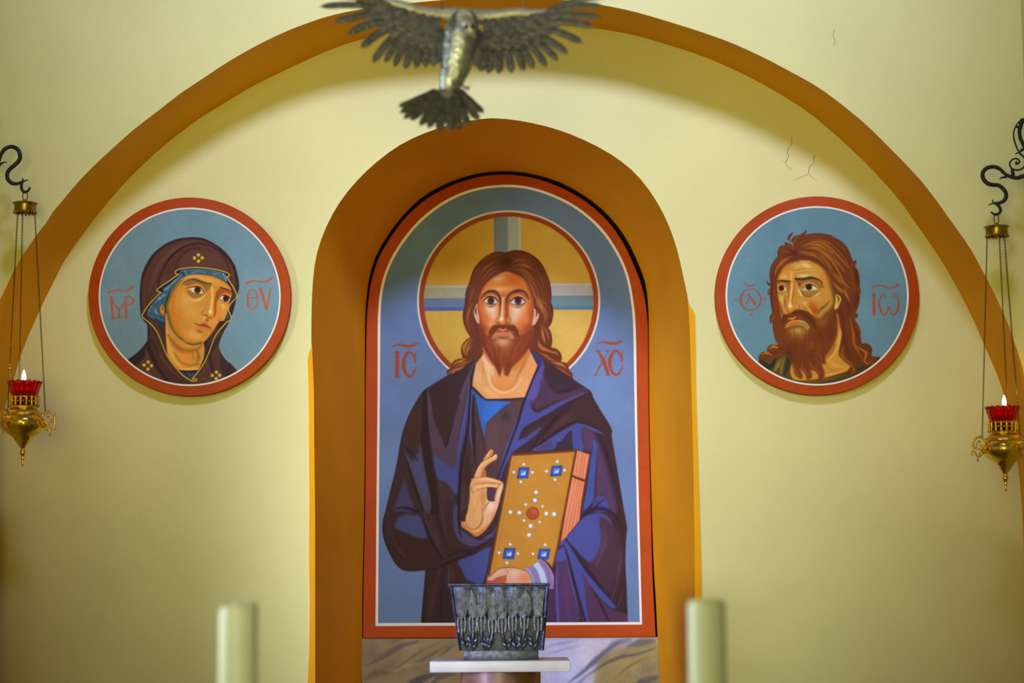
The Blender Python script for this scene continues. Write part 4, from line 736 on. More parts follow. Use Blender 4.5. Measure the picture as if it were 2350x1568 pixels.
def paint_forerunner():
    J = crop(1640, 450, 5); K = crop(1640, 610, 5); L = crop(1750, 600, 9.79167); P = crop(0, 0, 1)
    cv = Canvas(1662, 472, 2088, 888, 1., (112, 142, 162))
    R = dict(hair=1, face=2, beard=3, robe=4, letters=5)
    rng = random.Random(19)
    for k in range(40):
        cv.dab(P('%d,%d' % (rng.randint(1665, 2085), rng.randint(474, 886))), rng.uniform(25, 60), rng.uniform(25, 60), rng.choice([(106, 136, 156), (120, 150, 172), (110, 142, 166)]), .4)
    # robe first
    robe = K('500,1100! 560,1080 700,1060 830,990 900,1080 1250,1230 1540,1150 1640,1090 1760,1080 1900,1040! 1900,1400! 500,1400!')
    cv.fill(robe, (96, 80, 36), .8, reg=R['robe']); rc = cv.clip(robe)
    l = lambda f, t, c, a, b, m=None, soft=1., al=.9, cl=None: cv.stroke(f(t), c, a / f.s, b / f.s, None if m is None else m / f.s, soft, al, clip=cl)
    l(K, '540,1100 640,1160 700,1060', (54, 48, 24), 40, 20, 60, 2.4, .9, rc); l(K, '760,1070 720,1150 680,1220', (150, 122, 62), 14, 10, 50, 2.4, .9, rc); l(K, '800,1050 770,1160 760,1250', (166, 124, 60), 10, 10, 30, 2, .8, rc); l(K, '850,1010 840,1140 800,1260', (62, 54, 24), 20, 20, 60, 2.6, .9, rc)
    l(K, '880,1120 890,1220 920,1320', (110, 92, 44), 14, 20, 40, 2.4, .8, rc); l(K, '1000,1320 1150,1330 1300,1300 1480,1240', (132, 86, 34), 20, 14, 60, 2.4, .9, rc); l(K, '1250,1285 1400,1255 1560,1200', (92, 56, 20), 10, 10, 26, 1.4, .9, rc); l(K, '1200,1350 1400,1310 1600,1240 1800,1140', (86, 72, 34), 20, 20, 40, 2.6, .9, rc); l(K, '1640,1200 1740,1150 1850,1090', (66, 60, 34), 30, 20, 60, 3, .9, rc)
    # hair
    hair = join(J('905,560 880,520! 838,500 850,450 905,412! 866,490 862,540! 890,490 920,462 990,440 1050,395! 1052,420 1000,470 945,520! 1030,450 1120,432 1230,430 1380,462! 1340,462 1440,510 1520,590 1565,690 1590,755! 1622,735! 1625,770 1610,805! 1645,860 1665,960 1665,1040 1685,1130! 1668,1100 1665,1190 1640,1290 1608,1362! 1640,1345! 1640,1390 1610,1420 1655,1490 1675,1560'),
                K('1672,800 1690,895! 1760,900 1805,950 1800,1030 1830,1045 1870,1048 1885,1080 1840,1140 1760,1165 1680,1140 1640,1110! 1640,1190 1610,1250 1550,1252! 1530,1200 1560,1150 1440,1080 1300,1000 900,1000 800,1010 700,1060 620,1080 540,1090 512,1110! 506,1050 540,995 600,990! 608,940 650,908 735,912! 690,820 668,720 665,640! 640,670! 632,590 660,545!'),
                J('660,1330 645,1230 637,1130! 617,1140! 612,1090 650,1035! 610,1020 600,965! 620,1000 642,1000! 632,900 645,810 690,730 728,690! 722,640 750,580 815,565! 805,530'))
    cv.fill(hair, (122, 62, 16), .8, reg=R['hair']); hc = cv.clip(hair)
    cv.stroke(hair, (88, 40, 14), 3, soft=1.2, a=.45, clip=hc)
    h = lambda f, t, c, a, b, m=None, soft=1.1, al=.85: l(f, t, c, a, b, m, soft, al, hc)
    cv.dab(J('900,660'), 12, 10, (92, 40, 18), .9, clip=hc)
    for t, c, m in (('1000,580 1120,545 1250,560 1370,640 1440,700', (170, 106, 24), 80), ('1040,600 1180,600 1320,680 1430,800 1500,880', (178, 116, 24), 90), ('960,640 1120,660 1260,740 1330,840 1380,960', (160, 98, 24), 70), ('1000,660 1150,690 1250,760', (196, 128, 66), 14), ('1060,540 1200,512 1330,540', (190, 118, 60), 12), ('1100,570 1200,560 1300,610', (188, 122, 40), 18),
                    ('1390,660 1470,740 1530,820', (190, 116, 60), 24), ('1300,850 1400,930 1480,1000 1560,1060', (166, 104, 28), 70), ('1350,980 1420,1060 1500,1110 1540,1180', (176, 112, 34), 50), ('1400,1040 1500,1120 1545,1220', (186, 114, 56), 22), ('1420,880 1500,960 1580,1020', (184, 114, 44), 22), ('1450,900 1520,990 1580,1010', (96, 46, 10), 24),
                    ('1300,700 1400,790 1480,900 1560,980', (104, 54, 14), 26), ('1180,610 1290,640 1400,740', (108, 60, 16), 14), ('1350,540 1470,640 1540,760 1580,880', (100, 46, 14), 50), ('1580,800 1630,900 1640,1040', (98, 44, 14), 50), ('1600,1060 1630,1180 1590,1300', (104, 48, 12), 60), ('1500,1160 1540,1300 1520,1400', (108, 54, 18), 50), ('1420,1240 1460,1380 1500,1500', (106, 52, 16), 60),
                    ('870,480 850,540 880,610', (160, 90, 44), 12), ('960,470 910,530 900,610', (160, 92, 46), 12), ('1040,410 960,460 920,520', (150, 80, 34), 10), ('890,560 905,620', (186, 112, 64), 14), ('800,590 860,620', (92, 42, 14), 14), ('760,620 840,640 890,660', (150, 84, 34), 12), ('940,560 1010,500 1120,470', (96, 44, 14), 20), ('900,680 800,740 720,820 690,900', (172, 100, 48), 40), ('810,720 720,800 690,900', (190, 118, 62), 18), ('880,720 780,800 730,900', (128, 66, 20), 30), ('760,750 690,830 660,950', (98, 46, 12), 24)):
        h(J, t, c, 4, 4, m)
    strands(cv, J('950,640 1150,680 1300,850 1400,1000 1480,1120'), J('980,480 1250,440 1480,570 1600,820 1650,1150'), 46, [(98, 46, 12), (106, 54, 16), (186, 120, 40), (150, 90, 24)], 3, hc, (1.2, 2.8), .4)
    for t, c, m in (('650,100 660,250 650,400 700,560', (96, 44, 14), 30), ('690,200 690,400 720,600 760,800', (128, 64, 18), 50), ('640,240 620,320', (176, 126, 64), 8), ('680,580 650,650', (196, 146, 80), 8), ('620,950 690,930 740,960', (200, 128, 40), 36), ('530,1020 600,1000 670,1040', (184, 116, 36), 36), ('620,1080 720,1050 780,1000', (150, 72, 26), 40), ('700,960 770,950 800,980', (110, 50, 14), 30), ('540,1050 620,1060 680,1040', (110, 52, 14), 12), ('610,990 660,1000 720,980', (104, 46, 12), 10),
                    ('1470,620 1480,800 1520,950 1560,1050', (104, 50, 16), 60), ('1550,600 1590,760 1600,900 1660,1000 1700,1080', (176, 100, 44), 34), ('1580,650 1640,800 1660,880', (110, 52, 18), 50), ('1600,900 1680,960 1740,1000 1720,1090 1750,1120 1800,1100', (190, 116, 54), 30), ('1480,900 1460,1000 1500,1080 1570,1130 1600,1200', (168, 92, 34), 40), ('1440,1000 1460,1080 1520,1120', (188, 116, 48), 20), ('1520,860 1510,980 1560,1060 1620,1110', (112, 54, 18), 36), ('1700,920 1780,960 1780,1040', (108, 50, 20), 36), ('1830,1050 1870,1080 1820,1120', (104, 48, 20), 20), ('1570,1150 1600,1190 1570,1240', (180, 104, 44), 20), ('1590,560 1640,660 1660,760', (158, 88, 34), 20), ('1550,960 1580,1000 1640,1020', (90, 74, 44), 36)):
        h(K, t, c, 4, 4, m)
    # neck
    neck = K('1400,540 1440,700 1462,780 1440,900 1425,1020 1470,1090 1560,1150! 1520,1210 1400,1250 1255,1290! 1100,1310! 900,1300 890,1120 1100,900 1300,800')
    cv.fill(neck, (206, 146, 62), .8, reg=R['face']); nc = cv.clip(neck)
    l(K, '1430,720 1430,850 1380,980 1300,1090', (222, 168, 84), 8, 20, 40, 2.4, .9, nc); l(K, '1300,1090 1380,1150 1500,1160', (220, 158, 72), 20, 20, 60, 3, .8, nc); l(K, '1390,900 1330,1000 1260,1080', (176, 110, 36), 20, 14, 50, 2.6, .8, nc); l(K, '1250,1260 1400,1230 1530,1170', (228, 172, 90), 10, 10, 20, 1.6, .8, nc); l(K, '1280,1160 1360,1200 1450,1190', (190, 124, 44), 14, 10, 40, 3, .7, nc); l(K, '1410,560 1430,680 1440,760', (184, 116, 56), 6, 6, 20, 1.4, .8, nc)
    # face
    face = join(J('960,738! 880,760 800,810 745,890 718,970 720,1100 735,1230 765,1400'), K('800,640 1000,800 1200,700 1370,560'), J('1390,1240 1385,1140 1355,1060 1330,960 1280,870 1200,790 1100,742'))
    cv.fill(face, (206, 142, 62), .9, reg=R['face']); fc = cv.clip(face, 1.)
    f_ = lambda f, t, c, a, b, m=None, soft=1.2, al=.9: l(f, t, c, a, b, m, soft, al, fc)
    d = lambda f, t, rx, ry, c, a, rot=0.: cv.dab(f(t), rx, ry, c, a, rot, fc)
    f_(J, '1100,742 1200,790 1280,870 1330,960 1355,1060 1385,1160 1380,1300', (124, 92, 34), 10, 40, 50, 2.6, .9); f_(J, '960,740 880,765 800,815 745,895 718,980', (166, 92, 30), 20, 20, 34, 2.4, .8); d(J, '830,830', 10, 8, (206, 130, 34), .9, -.5); d(J, '1270,950', 8, 14, (212, 130, 44), .8, -.5); d(J, '1300,1060', 6, 14, (206, 142, 56), .7)
    d(L, '980,90', 13, 6, (224, 200, 140), 1, .3); d(L, '800,110', 12, 6, (216, 172, 102), .9); d(L, '950,330', 16, 5, (226, 200, 140), 1); d(L, '1150,300', 14, 6, (214, 158, 86), .8, .2); d(L, '470,340', 10, 6, (222, 176, 96), .9); d(L, '640,330', 5, 10, (222, 174, 92), .9); d(L, '1250,200', 10, 8, (212, 150, 66), .8, .6)
    f_(L, '560,210 640,235 740,240 850,225 1000,205 1200,215', (236, 204, 138), 6, 4, 14, .8, .9); f_(L, '600,190 720,215 900,190 1080,180', (182, 118, 36), 6, 6, 16, 1, .8); f_(L, '745,400 740,320 760,265 840,245 1000,235', (176, 112, 36), 8, 4, 14, .9, .8); f_(L, '590,440 640,470 690,460 720,440', (156, 96, 30), 10, 6, 20, .9, .85); f_(L, '580,260 600,340 590,400', (184, 122, 40), 6, 6, 14, 1.2, .7)
    # sockets
    cv.fill(L('330,440 450,445 580,440 620,480 600,640 560,700 540,560 450,500 340,540'), (150, 92, 32), 1.3, .85, clip=fc); cv.fill(L('745,400 900,395 1080,370 1230,410 1330,480 1390,580! 1290,600 1190,520 1050,470 930,500 860,590 790,520'), (154, 104, 46), 1.4, .85, clip=fc)
    f_(L, '320,438 420,436 520,445 610,450', (84, 44, 10), 20, 30, 44, 1.1, .95); f_(L, '745,395 850,400 960,390 1080,368 1200,392 1290,430 1350,490', (88, 48, 10), 50, 14, 62, 1.3, .95); f_(L, '800,430 830,520 840,590', (120, 76, 28), 10, 8, 40, 1.6, .8)
    # eyes
    f_(L, '340,545 400,512 480,510 545,580', (220, 156, 76), 12, 10, 28, .9, .95); f_(L, '850,590 930,505 1060,472 1180,520 1290,610', (222, 150, 74), 10, 6, 30, 1, .95)
    w1 = L('345,605! 400,550 470,545 545,610! 500,670 430,680 375,655'); cv.fill(w1, (206, 196, 172), .7, clip=fc); wc = cv.clip(w1) * fc; cv.disc(L('425,605'), 6.4, (92, 42, 12), .7, clip=wc); cv.disc(L('420,600'), 3.8, (64, 28, 8), .8, clip=wc); l(L, '350,620 380,660 430,675', (176, 120, 80), 10, 10, 16, .8, .8, wc)
    f_(L, '335,600 400,545 475,540 550,605', (76, 42, 12), 6, 8, 18, .6, 1); f_(L, '350,640 400,680 470,685 520,650', (120, 80, 36), 4, 4, 10, .6, .85)
    w2 = L('868,655! 910,590 980,530 1090,515 1180,570 1240,615! 1180,645 1050,665 950,658'); cv.fill(w2, (200, 190, 160), .7, clip=fc); wc = cv.clip(w2) * fc; cv.disc(L('1042,575'), 7.4, (90, 40, 10), .7, clip=wc); cv.disc(L('1036,568'), 4.4, (60, 24, 6), .9, clip=wc); d(L, '1155,600', 3.5, 3, (226, 222, 208), .9); l(L, '880,640 950,600', (168, 146, 116), 20, 30, 40, 1.2, .8, wc)
    f_(L, '860,650 910,585 980,528 1090,512 1190,565 1300,618', (76, 42, 12), 5, 5, 20, .6, 1); f_(L, '870,662 960,668 1060,670 1180,650 1250,625', (110, 76, 30), 5, 5, 10, .6, .9)
    f_(L, '870,665 930,760 1010,785 1120,770 1240,690 1320,640', (106, 78, 22), 20, 4, 26, 1, .85); cv.fill(L('900,680 1050,685 1180,665 1220,690 1130,750 1010,765 940,740'), (168, 118, 40), 1.2, .8, clip=fc); f_(L, '810,640 850,730 900,790', (226, 202, 144), 30, 10, 50, 1.8, .9); f_(L, '1130,780 1240,740 1310,690', (222, 196, 130), 14, 10, 36, 1.8, .9); f_(L, '350,690 420,740 490,700', (134, 96, 34), 6, 6, 40, 1.4, .8)
    # cheeks
    d(L, '430,850', 6, 12, (216, 176, 92), .9); d(L, '430,1040', 4, 10, (206, 120, 48), .8); f_(L, '350,700 370,900 420,1100 450,1250', (140, 84, 24), 10, 10, 16, 1.2, .7); f_(L, '500,760 500,900 510,1050', (138, 94, 30), 12, 16, 34, 1.4, .85)
    d(L, '1230,850', 14, 8, (214, 162, 88), .8); d(L, '1120,1000', 11, 10, (198, 98, 10), 1, .8); d(L, '1180,1120', 8, 8, (166, 80, 10), .9, .8); d(L, '950,930', 10, 6, (222, 178, 104), .9, .5); f_(L, '840,830 900,880 980,880 1030,850', (180, 116, 44), 6, 4, 16, 1.1, .75); f_(L, '860,900 960,1000 1060,1100 1160,1240', (222, 156, 80), 20, 8, 30, 1.4, .9); f_(L, '1040,940 1090,1060 1170,1200 1230,1260', (184, 94, 24), 10, 10, 16, 1.2, .8); f_(L, '880,960 970,1080 1080,1180', (160, 96, 34), 8, 8, 18, 1.4, .75)
    f_(L, '1500,900 1400,1010 1300,1080 1230,1200', (112, 84, 34), 20, 16, 60, 2.6, .85); f_(L, '1480,1040 1400,1180 1320,1290', (166, 134, 72), 14, 10, 50, 2, .8); f_(L, '1420,1200 1340,1340', (150, 124, 66), 10, 10, 30, 2.4, .7)
    # nose
    f_(L, '600,560 580,760 550,900 545,1020', (192, 104, 36), 16, 16, 34, 1.2, .9); f_(L, '660,480 655,640 630,820 610,980', (226, 182, 108), 30, 40, 50, 1.2, .95); f_(L, '745,410 720,560 690,740 660,900 670,980', (150, 94, 24), 10, 14, 26, 1.2, .85); f_(L, '760,600 740,800 720,920', (196, 138, 54), 20, 10, 50, 2, .7)
    d(L, '622,1000', 4, 6, (242, 222, 172), 1); d(L, '600,1090', 6, 4, (214, 128, 56), .8); d(L, '770,1010', 6, 5, (216, 150, 72), .9); f_(L, '730,920 800,950 830,1030 800,1085', (140, 74, 18), 5, 10, 14, .8, .85); f_(L, '760,910 830,960 860,1020', (230, 180, 112), 6, 4, 18, .9, .8); f_(L, '545,1060 570,1140 620,1175 690,1130 740,1090 800,1085', (116, 58, 10), 8, 12, 22, .8, .95); f_(L, '580,1100 640,1120 700,1080', (208, 122, 50), 10, 8, 24, 1.2, .7)
    f_(J, '1375,1300 1330,1350 1260,1400 1180,1440', (138, 76, 24), 40, 30, 90, 6, .8); f_(K, '1370,420 1340,520 1250,610', (132, 74, 24), 20, 30, 70, 5, .8); f_(K, '745,420 770,540 830,570', (140, 80, 28), 10, 16, 40, 3, .8)
    f_(J, '1290,900 1345,1040 1370,1200', (132, 84, 30), 30, 30, 60, 5, .6)
    # beard
    beard = K('770,580 790,700 780,760 700,700 690,820 735,910 800,960 830,1020 880,1100 900,1180 930,1260 1000,1300! 1010,1260 980,1190! 1030,1230 1060,1300 1100,1300! 1120,1260 1100,1200! 1150,1210 1190,1260 1190,1310 1240,1310! 1265,1240 1235,1140 1280,1130! 1270,1050 1330,960 1400,820 1410,700 1405,560 1385,500 1340,560 1250,640 1180,600 1100,560 1000,520 930,520 850,560')
    cv.fill(beard, (126, 62, 12), 3.4, .96, reg=R['beard']); bc = cv.clip(beard, 3.)
    cv.dab(K('960,760'), 20, 13, (178, 132, 60), 1, clip=bc); cv.dab(K('950,740'), 14, 6, (200, 158, 84), .9, clip=bc); cv.dab(K('1230,640'), 14, 14, (146, 98, 40), .8, clip=bc); cv.dab(K('860,1000'), 12, 20, (98, 46, 18), .8, clip=bc); cv.dab(K('1330,760'), 10, 24, (108, 54, 12), .7, clip=bc); cv.dab(K('1080,1050'), 24, 16, (108, 52, 14), .6, clip=bc)
    rng = random.Random(5)
    for k in range(110):
        x = rng.uniform(780, 1380); u = (x - 980) / 400; y = 640 + abs(u) * 60 + rng.uniform(0, 340); Ln = rng.uniform(80, 220)
        cv.stroke(K('%.0f,%.0f %.0f,%.0f %.0f,%.0f' % (x, y, x - u * 10 + 10, y + Ln * .5, x - u * 40 + 16, y + Ln)), rng.choice([(96, 44, 8), (156, 92, 36), (142, 76, 22), (104, 50, 12), (166, 104, 50)]), .4, .3, rng.uniform(1, 2), .8, .45, clip=bc)
    for t in ('900,1120 930,1210 980,1270', '1000,1100 1010,1180 1070,1240 1080,1290', '1080,1060 1110,1150 1180,1200 1220,1260', '1180,980 1220,1060 1230,1130', '980,1190 1030,1230 1050,1290', '890,1130 900,1170 930,1230'):
        cv.stroke(K(t), (176, 100, 52), .6, .6, 2.4, .8, .8, clip=bc)
    m_ = lambda t, c, a, b, m=None, soft=.9, al=.95: l(K, t, c, a, b, m, soft, al)
    m_('900,545 980,530 1060,570 1120,640 1160,720', (104, 52, 10), 30, 20, 76, 2, .9); m_('860,560 800,600 780,680', (110, 54, 12), 20, 14, 50, 2, .9); m_('1120,570 1180,640 1220,700', (140, 88, 34), 10, 6, 30, 2, .7)
    m_('845,602 880,612 910,600 935,585', (214, 160, 84), 8, 8, 22, .8); m_('850,615 920,622 1010,610', (176, 88, 28), 10, 8, 18, .9)
    cv.fill(K('805,720! 830,670 880,635 960,625 1040,650 1090,710! 1060,740 1000,700 930,695 860,705'), (180, 132, 68), 1.2); cv.fill(K('840,665 900,642 975,642 980,665 930,685 870,690'), (206, 112, 44), .9); m_('815,690 850,655 900,632 970,628 1040,652 1085,705', (226, 174, 98), 6, 6, 13, .7); m_('850,640 900,624 970,620 1020,630', (120, 56, 14), 5, 5, 8, .7); m_('860,700 930,694 1000,700 1040,730', (120, 90, 40), 8, 8, 22, 1.1, .8); m_('1000,670 1050,690 1070,720', (150, 124, 66), 8, 8, 26, 1.2, .7)
    # ear
    ear = J('1390,1125! 1440,1150 1452,1190 1435,1240 1410,1290 1385,1302 1372,1285 1385,1220'); cv.fill(ear, (210, 168, 90), .8, reg=R['face']); cv.stroke(J('1398,1145 1425,1180 1415,1215'), (120, 66, 20), .8, 1, 4, .7); cv.dab(J('1400,1260'), 3, 5, (226, 192, 124), .8)
    # fine loose hairs on the brow
    for t in ('900,740 905,775', '935,720 945,755 970,768', '950,700 965,740 985,755'): l(J, t, (96, 46, 14), 10, 2, soft=.7)
    # lettering
    t = lambda s_, a, b=None, m=None: cv.stroke(J(s_), (172, 88, 66), a / 5, (b or a) / 5, None if m is None else m / 5, .6, reg=R['letters'])
    t('415,1068 451,1073 484,1091 510,1118 527,1152 533,1190 527,1227 510,1261 484,1288 451,1306 415,1312 378,1306 345,1288 319,1261 302,1227 297,1190 302,1152 319,1118 345,1091 378,1073 414,1068', 10, 10, 14); t('330,1110 298,1190 325,1275', 14, 14, 30); t('505,1110 535,1190 505,1270', 10, 10, 24)
    t('385,1120 425,1180 460,1240', 14, 24); t('400,1140 385,1190 362,1240', 8, 12); t('385,1200 425,1205', 8); t('365,1242 395,1232 405,1215', 6, 4); t('345,1005 375,1025 420,1032 455,1020 490,1002', 18, 4, 16)
    for c in ('246,1186', '578,1180', '421,1361'): cv.disc(J(c), 2.6, (172, 88, 66), .6, reg=R['letters'])
    t('1828,1130 1828,1355', 34, 34, 30); t('1808,1126 1850,1126', 6); t('1808,1360 1850,1360', 6)
    t('1965,1150 1930,1130 1898,1170 1890,1240 1910,1320 1945,1365 1975,1340 1998,1275', 8, 10, 24); t('1965,1150 1940,1165', 10); t('2040,1150 2070,1130 2105,1170 2112,1240 2095,1320 2060,1362 2025,1340 2000,1275', 8, 10, 24); t('2040,1152 2065,1165', 10); t('1975,1275 2025,1275', 8)
    t('1812,1060 1850,1030 1920,1030 1980,1050 2040,1055 2110,1020', 18, 22, 12); t('1945,1025 1965,1055', 6)
    cv.grain(.025, 6)
    return cv, ['painted_background', 'painted_hair', 'painted_face', 'painted_beard', 'painted_robe', 'painted_lettering']
# ---------------------------------------------------------------- the setting
Y_FRONT, Y_PANEL, Y_NICHE = -0.32, 0.72, 0.83
PLASTER = mat('plaster_pale_yellow', (214, 208, 124), 0.85, bump=.10, bscale=90, lowbump=.10, var=.03, vscale=2.5, spec=.25)
OCHRE = mat('paint_ochre', (226, 156, 3), 0.62, bump=.04, bscale=70, lowbump=.10, var=.05, vscale=3, spec=.12)
STONE = mat('floor_stone', (150, 140, 122), 0.5, var=.12, vscale=4)
DARK = mat('shade_and_detail_black', (26, 18, 10), 0.9)  # near-black holds the shade of the niche gap; also wicks, rivet, eye
SEAM = mat('plaster_crack', (128, 116, 62), 0.9)

arch_out = xy('-22,1750 -22,1000 -22,850 -20,760 -12,714 0,688 18,651 38,609 85,537.6 107.6,509.5 126,479 141,463.5 178,419 212,384 254.6,344 310,295 362,255 417,212 457,186 509,151 573,113 641,79 693,57.6 763,34.6 850,18 945,6.7 1050,-2 1165,-6 1260,-2 1330,4 1400,15 1460,28 1532,49 1608,73 1680,99 1748,130 1800,157 1880,202 1952,256 2000,298 2056,354 2104,404 2140,448 2180,504 2220,560 2245,603 2273,656 2304,721 2327,782.5 2349,855 2359,930 2365,1060 2367,1200 2368,1750')
arch_in = xy('-25,1750 -25,1400 -22,1220 -15,1100 -4,1010 11.5,935 32,870 43,829.6 61,781 79,740 102,689 122.5,648.5 147,600 178,555 211.7,509.5 242,471 279,428 319,387 371,339 411,307 460,270.5 515,237 576,200 631,172.5 693,143 754,116 800,99 860,84 950,69 1050,60 1165,56 1280,58 1343,63 1400,70 1460,82 1540,105 1620,132 1688,162 1740,188 1800,222 1860,262 1920,312 1980,368 2024,414 2064,460 2104,516 2143,572 2173.6,620 2204,675 2235,737 2258,790 2284.6,851 2302,901 2320,980 2336,1065 2341,1109 2345,1163 2348,1225 2352,1350 2352,1750')
T3 = lambda t: xy(t, 690, 260, 2.448)
niche_out = xy('722,1750 722.6,1168 720,1000 718,850') + T3('60,1310 63,1050 75,880 100,755 150,625 220,500 320,375 450,255 600,155 800,75 960,40 1100,28 1300,55 1500,112 1700,205 1850,310 1960,435 2050,590 2110,750 2150,920 2180,1070') + xy('1584,760 1588,900 1592,1060 1595,1250 1597,1750')
niche_in = xy('828,1750 829,1568 831,1465 831.5,1366 835.5,1168 837,1000 837,897') + T3('361,1200 372,1020 391,900 429,790 499,672 588,560 699,460 848,383 1000,338 1150,325 1300,341 1462,390 1612,475 1738,583 1834,713 1903,858 1938,960 1953,1090 1957,1250') + xy('1490,897 1491.5,1000 1496,1168 1500.5,1300 1504.5,1366 1511,1500 1514,1568 1520,1750')

N1 = 150
A_out = [PX(x, y, Y_FRONT) for x, y in dense(arch_out, N1)]
A_in = [PX(x, y, 0.0) for x, y in dense(arch_in, N1)]
N_out = [PX(x, y, 0.0) for x, y in dense(niche_out, 110)]
N_in = [PX(x, y, Y_PANEL) for x, y in dense(niche_in, 110)]
def to_floor(loop, Y):                       # carry both feet of an opening down to the floor
    return [Vector((loop[0].x, Y, 0.0))] + loop + [Vector((loop[-1].x, Y, 0.0))]
A_out, A_in = to_floor(A_out, Y_FRONT), to_floor(A_in, 0.0)
N_out, N_in = to_floor(N_out, 0.0), to_floor(N_in, Y_PANEL)

XW, ZC = 1.705, 6.6
bm = bmesh.new()                             # front wall: everything around the great arch
loop = [Vector((-XW - 2.6, Y_FRONT, 0))] + A_out + [Vector((XW + 2.6, Y_FRONT, 0)), Vector((XW + 2.6, Y_FRONT, ZC)), Vector((-XW - 2.6, Y_FRONT, ZC))]
vs = [bm.verts.new(p) for p in loop]
es = [bm.edges.new((vs[i], vs[(i + 1) % len(vs)])) for i in range(len(vs))]
bmesh.ops.triangle_fill(bm, use_beauty=True, edges=es)
struct(obj('wall_front', bm, PLASTER))
bm = bmesh.new()                             # recessed wall inside the arch, open at the niche
loop = [Vector((-2.2, 0, 0))] + N_out + [Vector((2.2, 0, 0)), Vector((2.2, 0, 3.9)), Vector((-2.2, 0, 3.9))]
vs = [bm.verts.new(p) for p in loop]
es = [bm.edges.new((vs[i], vs[(i + 1) % len(vs)])) for i in range(len(vs))]
bmesh.ops.triangle_fill(bm, use_beauty=True, edges=es)
WALL_BACK = struct(obj('wall_back', bm, PLASTER))
bm = bmesh.new(); strip(bm, A_out, A_in)
struct(obj('trim_1', bm, OCHRE, smooth=True))
bm = bmesh.new()                             # splayed ochre reveal of the niche, slightly hollow
mid = [(a * .45 + b * .55) + Vector(((a.x - b.x) * .05, 0, 0)) for a, b in zip(N_out, N_in)]
strip(bm, N_out, mid); strip(bm, mid, N_in)
bmesh.ops.remove_doubles(bm, verts=bm.verts[:], dist=1e-5)
struct(obj('trim_2', bm, OCHRE, smooth=True))
bm = bmesh.new()                             # behind the reveal: recess of the icon board, gap shade put into its near-black
back = [Vector((p.x, Y_NICHE, p.z)) for p in N_in]
strip(bm, N_in, back)
vs = [bm.verts.new(p) for p in back]; bm.faces.new(vs)
struct(obj('wall_niche', bm, DARK))
for nm, t in (('trim_3', '708,1750 706,1568 709.5,1500 711,1385 709,1280 710,1168 709,1000 707.5,860 706,830 707.5,815 712,803 716,790 718,840 720.5,900 721,1000 723,1168 723.5,1750'),
              ('trim_4', '1614,1750 1610,1345 1607.5,1245 1605,1168 1600,1000 1597,898 1596,760 1594.5,722 1590,712 1582,700 1579,690 1583,760 1587,900 1591,1060 1594,1250 1596,1750')):
    bm = bmesh.new()                         # ochre paint carried a finger's width on to the wall beside the niche
    f0 = [bm.verts.new(PX(x, y, -0.0035)) for x, y in xy(t)]
    f1 = [bm.verts.new(PX(x, y, 0.001)) for x, y in xy(t)]
    bm.faces.new(f0)
    for i in range(len(f0)): bm.faces.new((f0[i], f0[(i + 1) % len(f0)], f1[(i + 1) % len(f0)], f1[i]))
    struct(obj(nm, bm, OCHRE))
for nm, s in (('wall_left', -1), ('wall_right', 1)):   # piers that close the recess at both sides
    bm = bmesh.new()
    x0, x1 = sorted((s * (XW + .02), s * (XW + 2.6)))
    box(bm, (x0, -1.2, 0), (x1, Y_FRONT - .001, ZC))
    struct(obj(nm, bm, PLASTER))
bm = bmesh.new(); box(bm, (-5.2, -7.6, -0.1), (5.2, 1.0, 0.0)); struct(obj('floor', bm, STONE))
bm = bmesh.new(); box(bm, (-5.2, -7.6, ZC), (5.2, 1.0, ZC + .1)); struct(obj('ceiling', bm, PLASTER))
# hairline cracks in the plaster at the upper right
K3 = lambda t: xy(t, 1750, 250, 7.833)
bm = bmesh.new()
for t, w in (('520,490 527,560 515,640 470,700 445,780 470,850 440,910 415,955', 1.2), ('330,920 390,940 415,975 450,1035 500,1080 530,1100', .9), ('940,830 915,900 920,970 850,1030 835,1090 830,1160 760,1200 650,1240 550,1275', 1.2), ('835,1170 900,1240 990,1290', .7)):
    q = K3(t); L = [PX(x - w * .5, y, -0.0015) for x, y in q]; Rr = [PX(x + w * .5, y, -0.0015) for x, y in q]
    strip(bm, L, Rr)
o = obj('crack', bm, SEAM, WALL_BACK); o['kind'] = 'structure'
bm = bmesh.new()
q = xy('1914,68 1912,85 1917,92 1914,104'); strip(bm, [PX(x - .4, y, Y_FRONT - .0015) for x, y in q], [PX(x + .4, y, Y_FRONT - .0015) for x, y in q])
o = obj('crack', bm, SEAM, bpy.data.objects['wall_front']); o['kind'] = 'structure'
# ---------------------------------------------------------------- the painted icons
def paint_material(name, gain):
    m = bpy.data.materials.new(name); m.use_nodes = True
    nt = m.node_tree; b = nt.nodes['Principled BSDF']
    b.inputs['Roughness'].default_value = .55; b.inputs['Specular IOR Level'].default_value = .12
    a = nt.nodes.new('ShaderNodeAttribute'); a.attribute_name = 'paint'
    g = nt.nodes.new('ShaderNodeMix'); g.data_type = 'RGBA'; g.blend_type = 'MULTIPLY'
    g.inputs['Factor'].default_value = 1.0
    nt.links.new(a.outputs['Color'], g.inputs['A']); g.inputs['B'].default_value = (*gain, 1)
    nt.links.new(g.outputs['Result'], b.inputs['Base Color'])
    tc = nt.nodes.new('ShaderNodeTexCoord'); n = nt.nodes.new('ShaderNodeTexNoise'); n.inputs['Scale'].default_value = 220; n.inputs['Detail'].default_value = 3
    bp = nt.nodes.new('ShaderNodeBump'); bp.inputs['Strength'].default_value = .05; bp.inputs['Distance'].default_value = .01
    nt.links.new(tc.outputs['Object'], n.inputs['Vector']); nt.links.new(n.outputs['Fac'], bp.inputs['Height']); nt.links.new(bp.outputs['Normal'], b.inputs['Normal'])
    return m

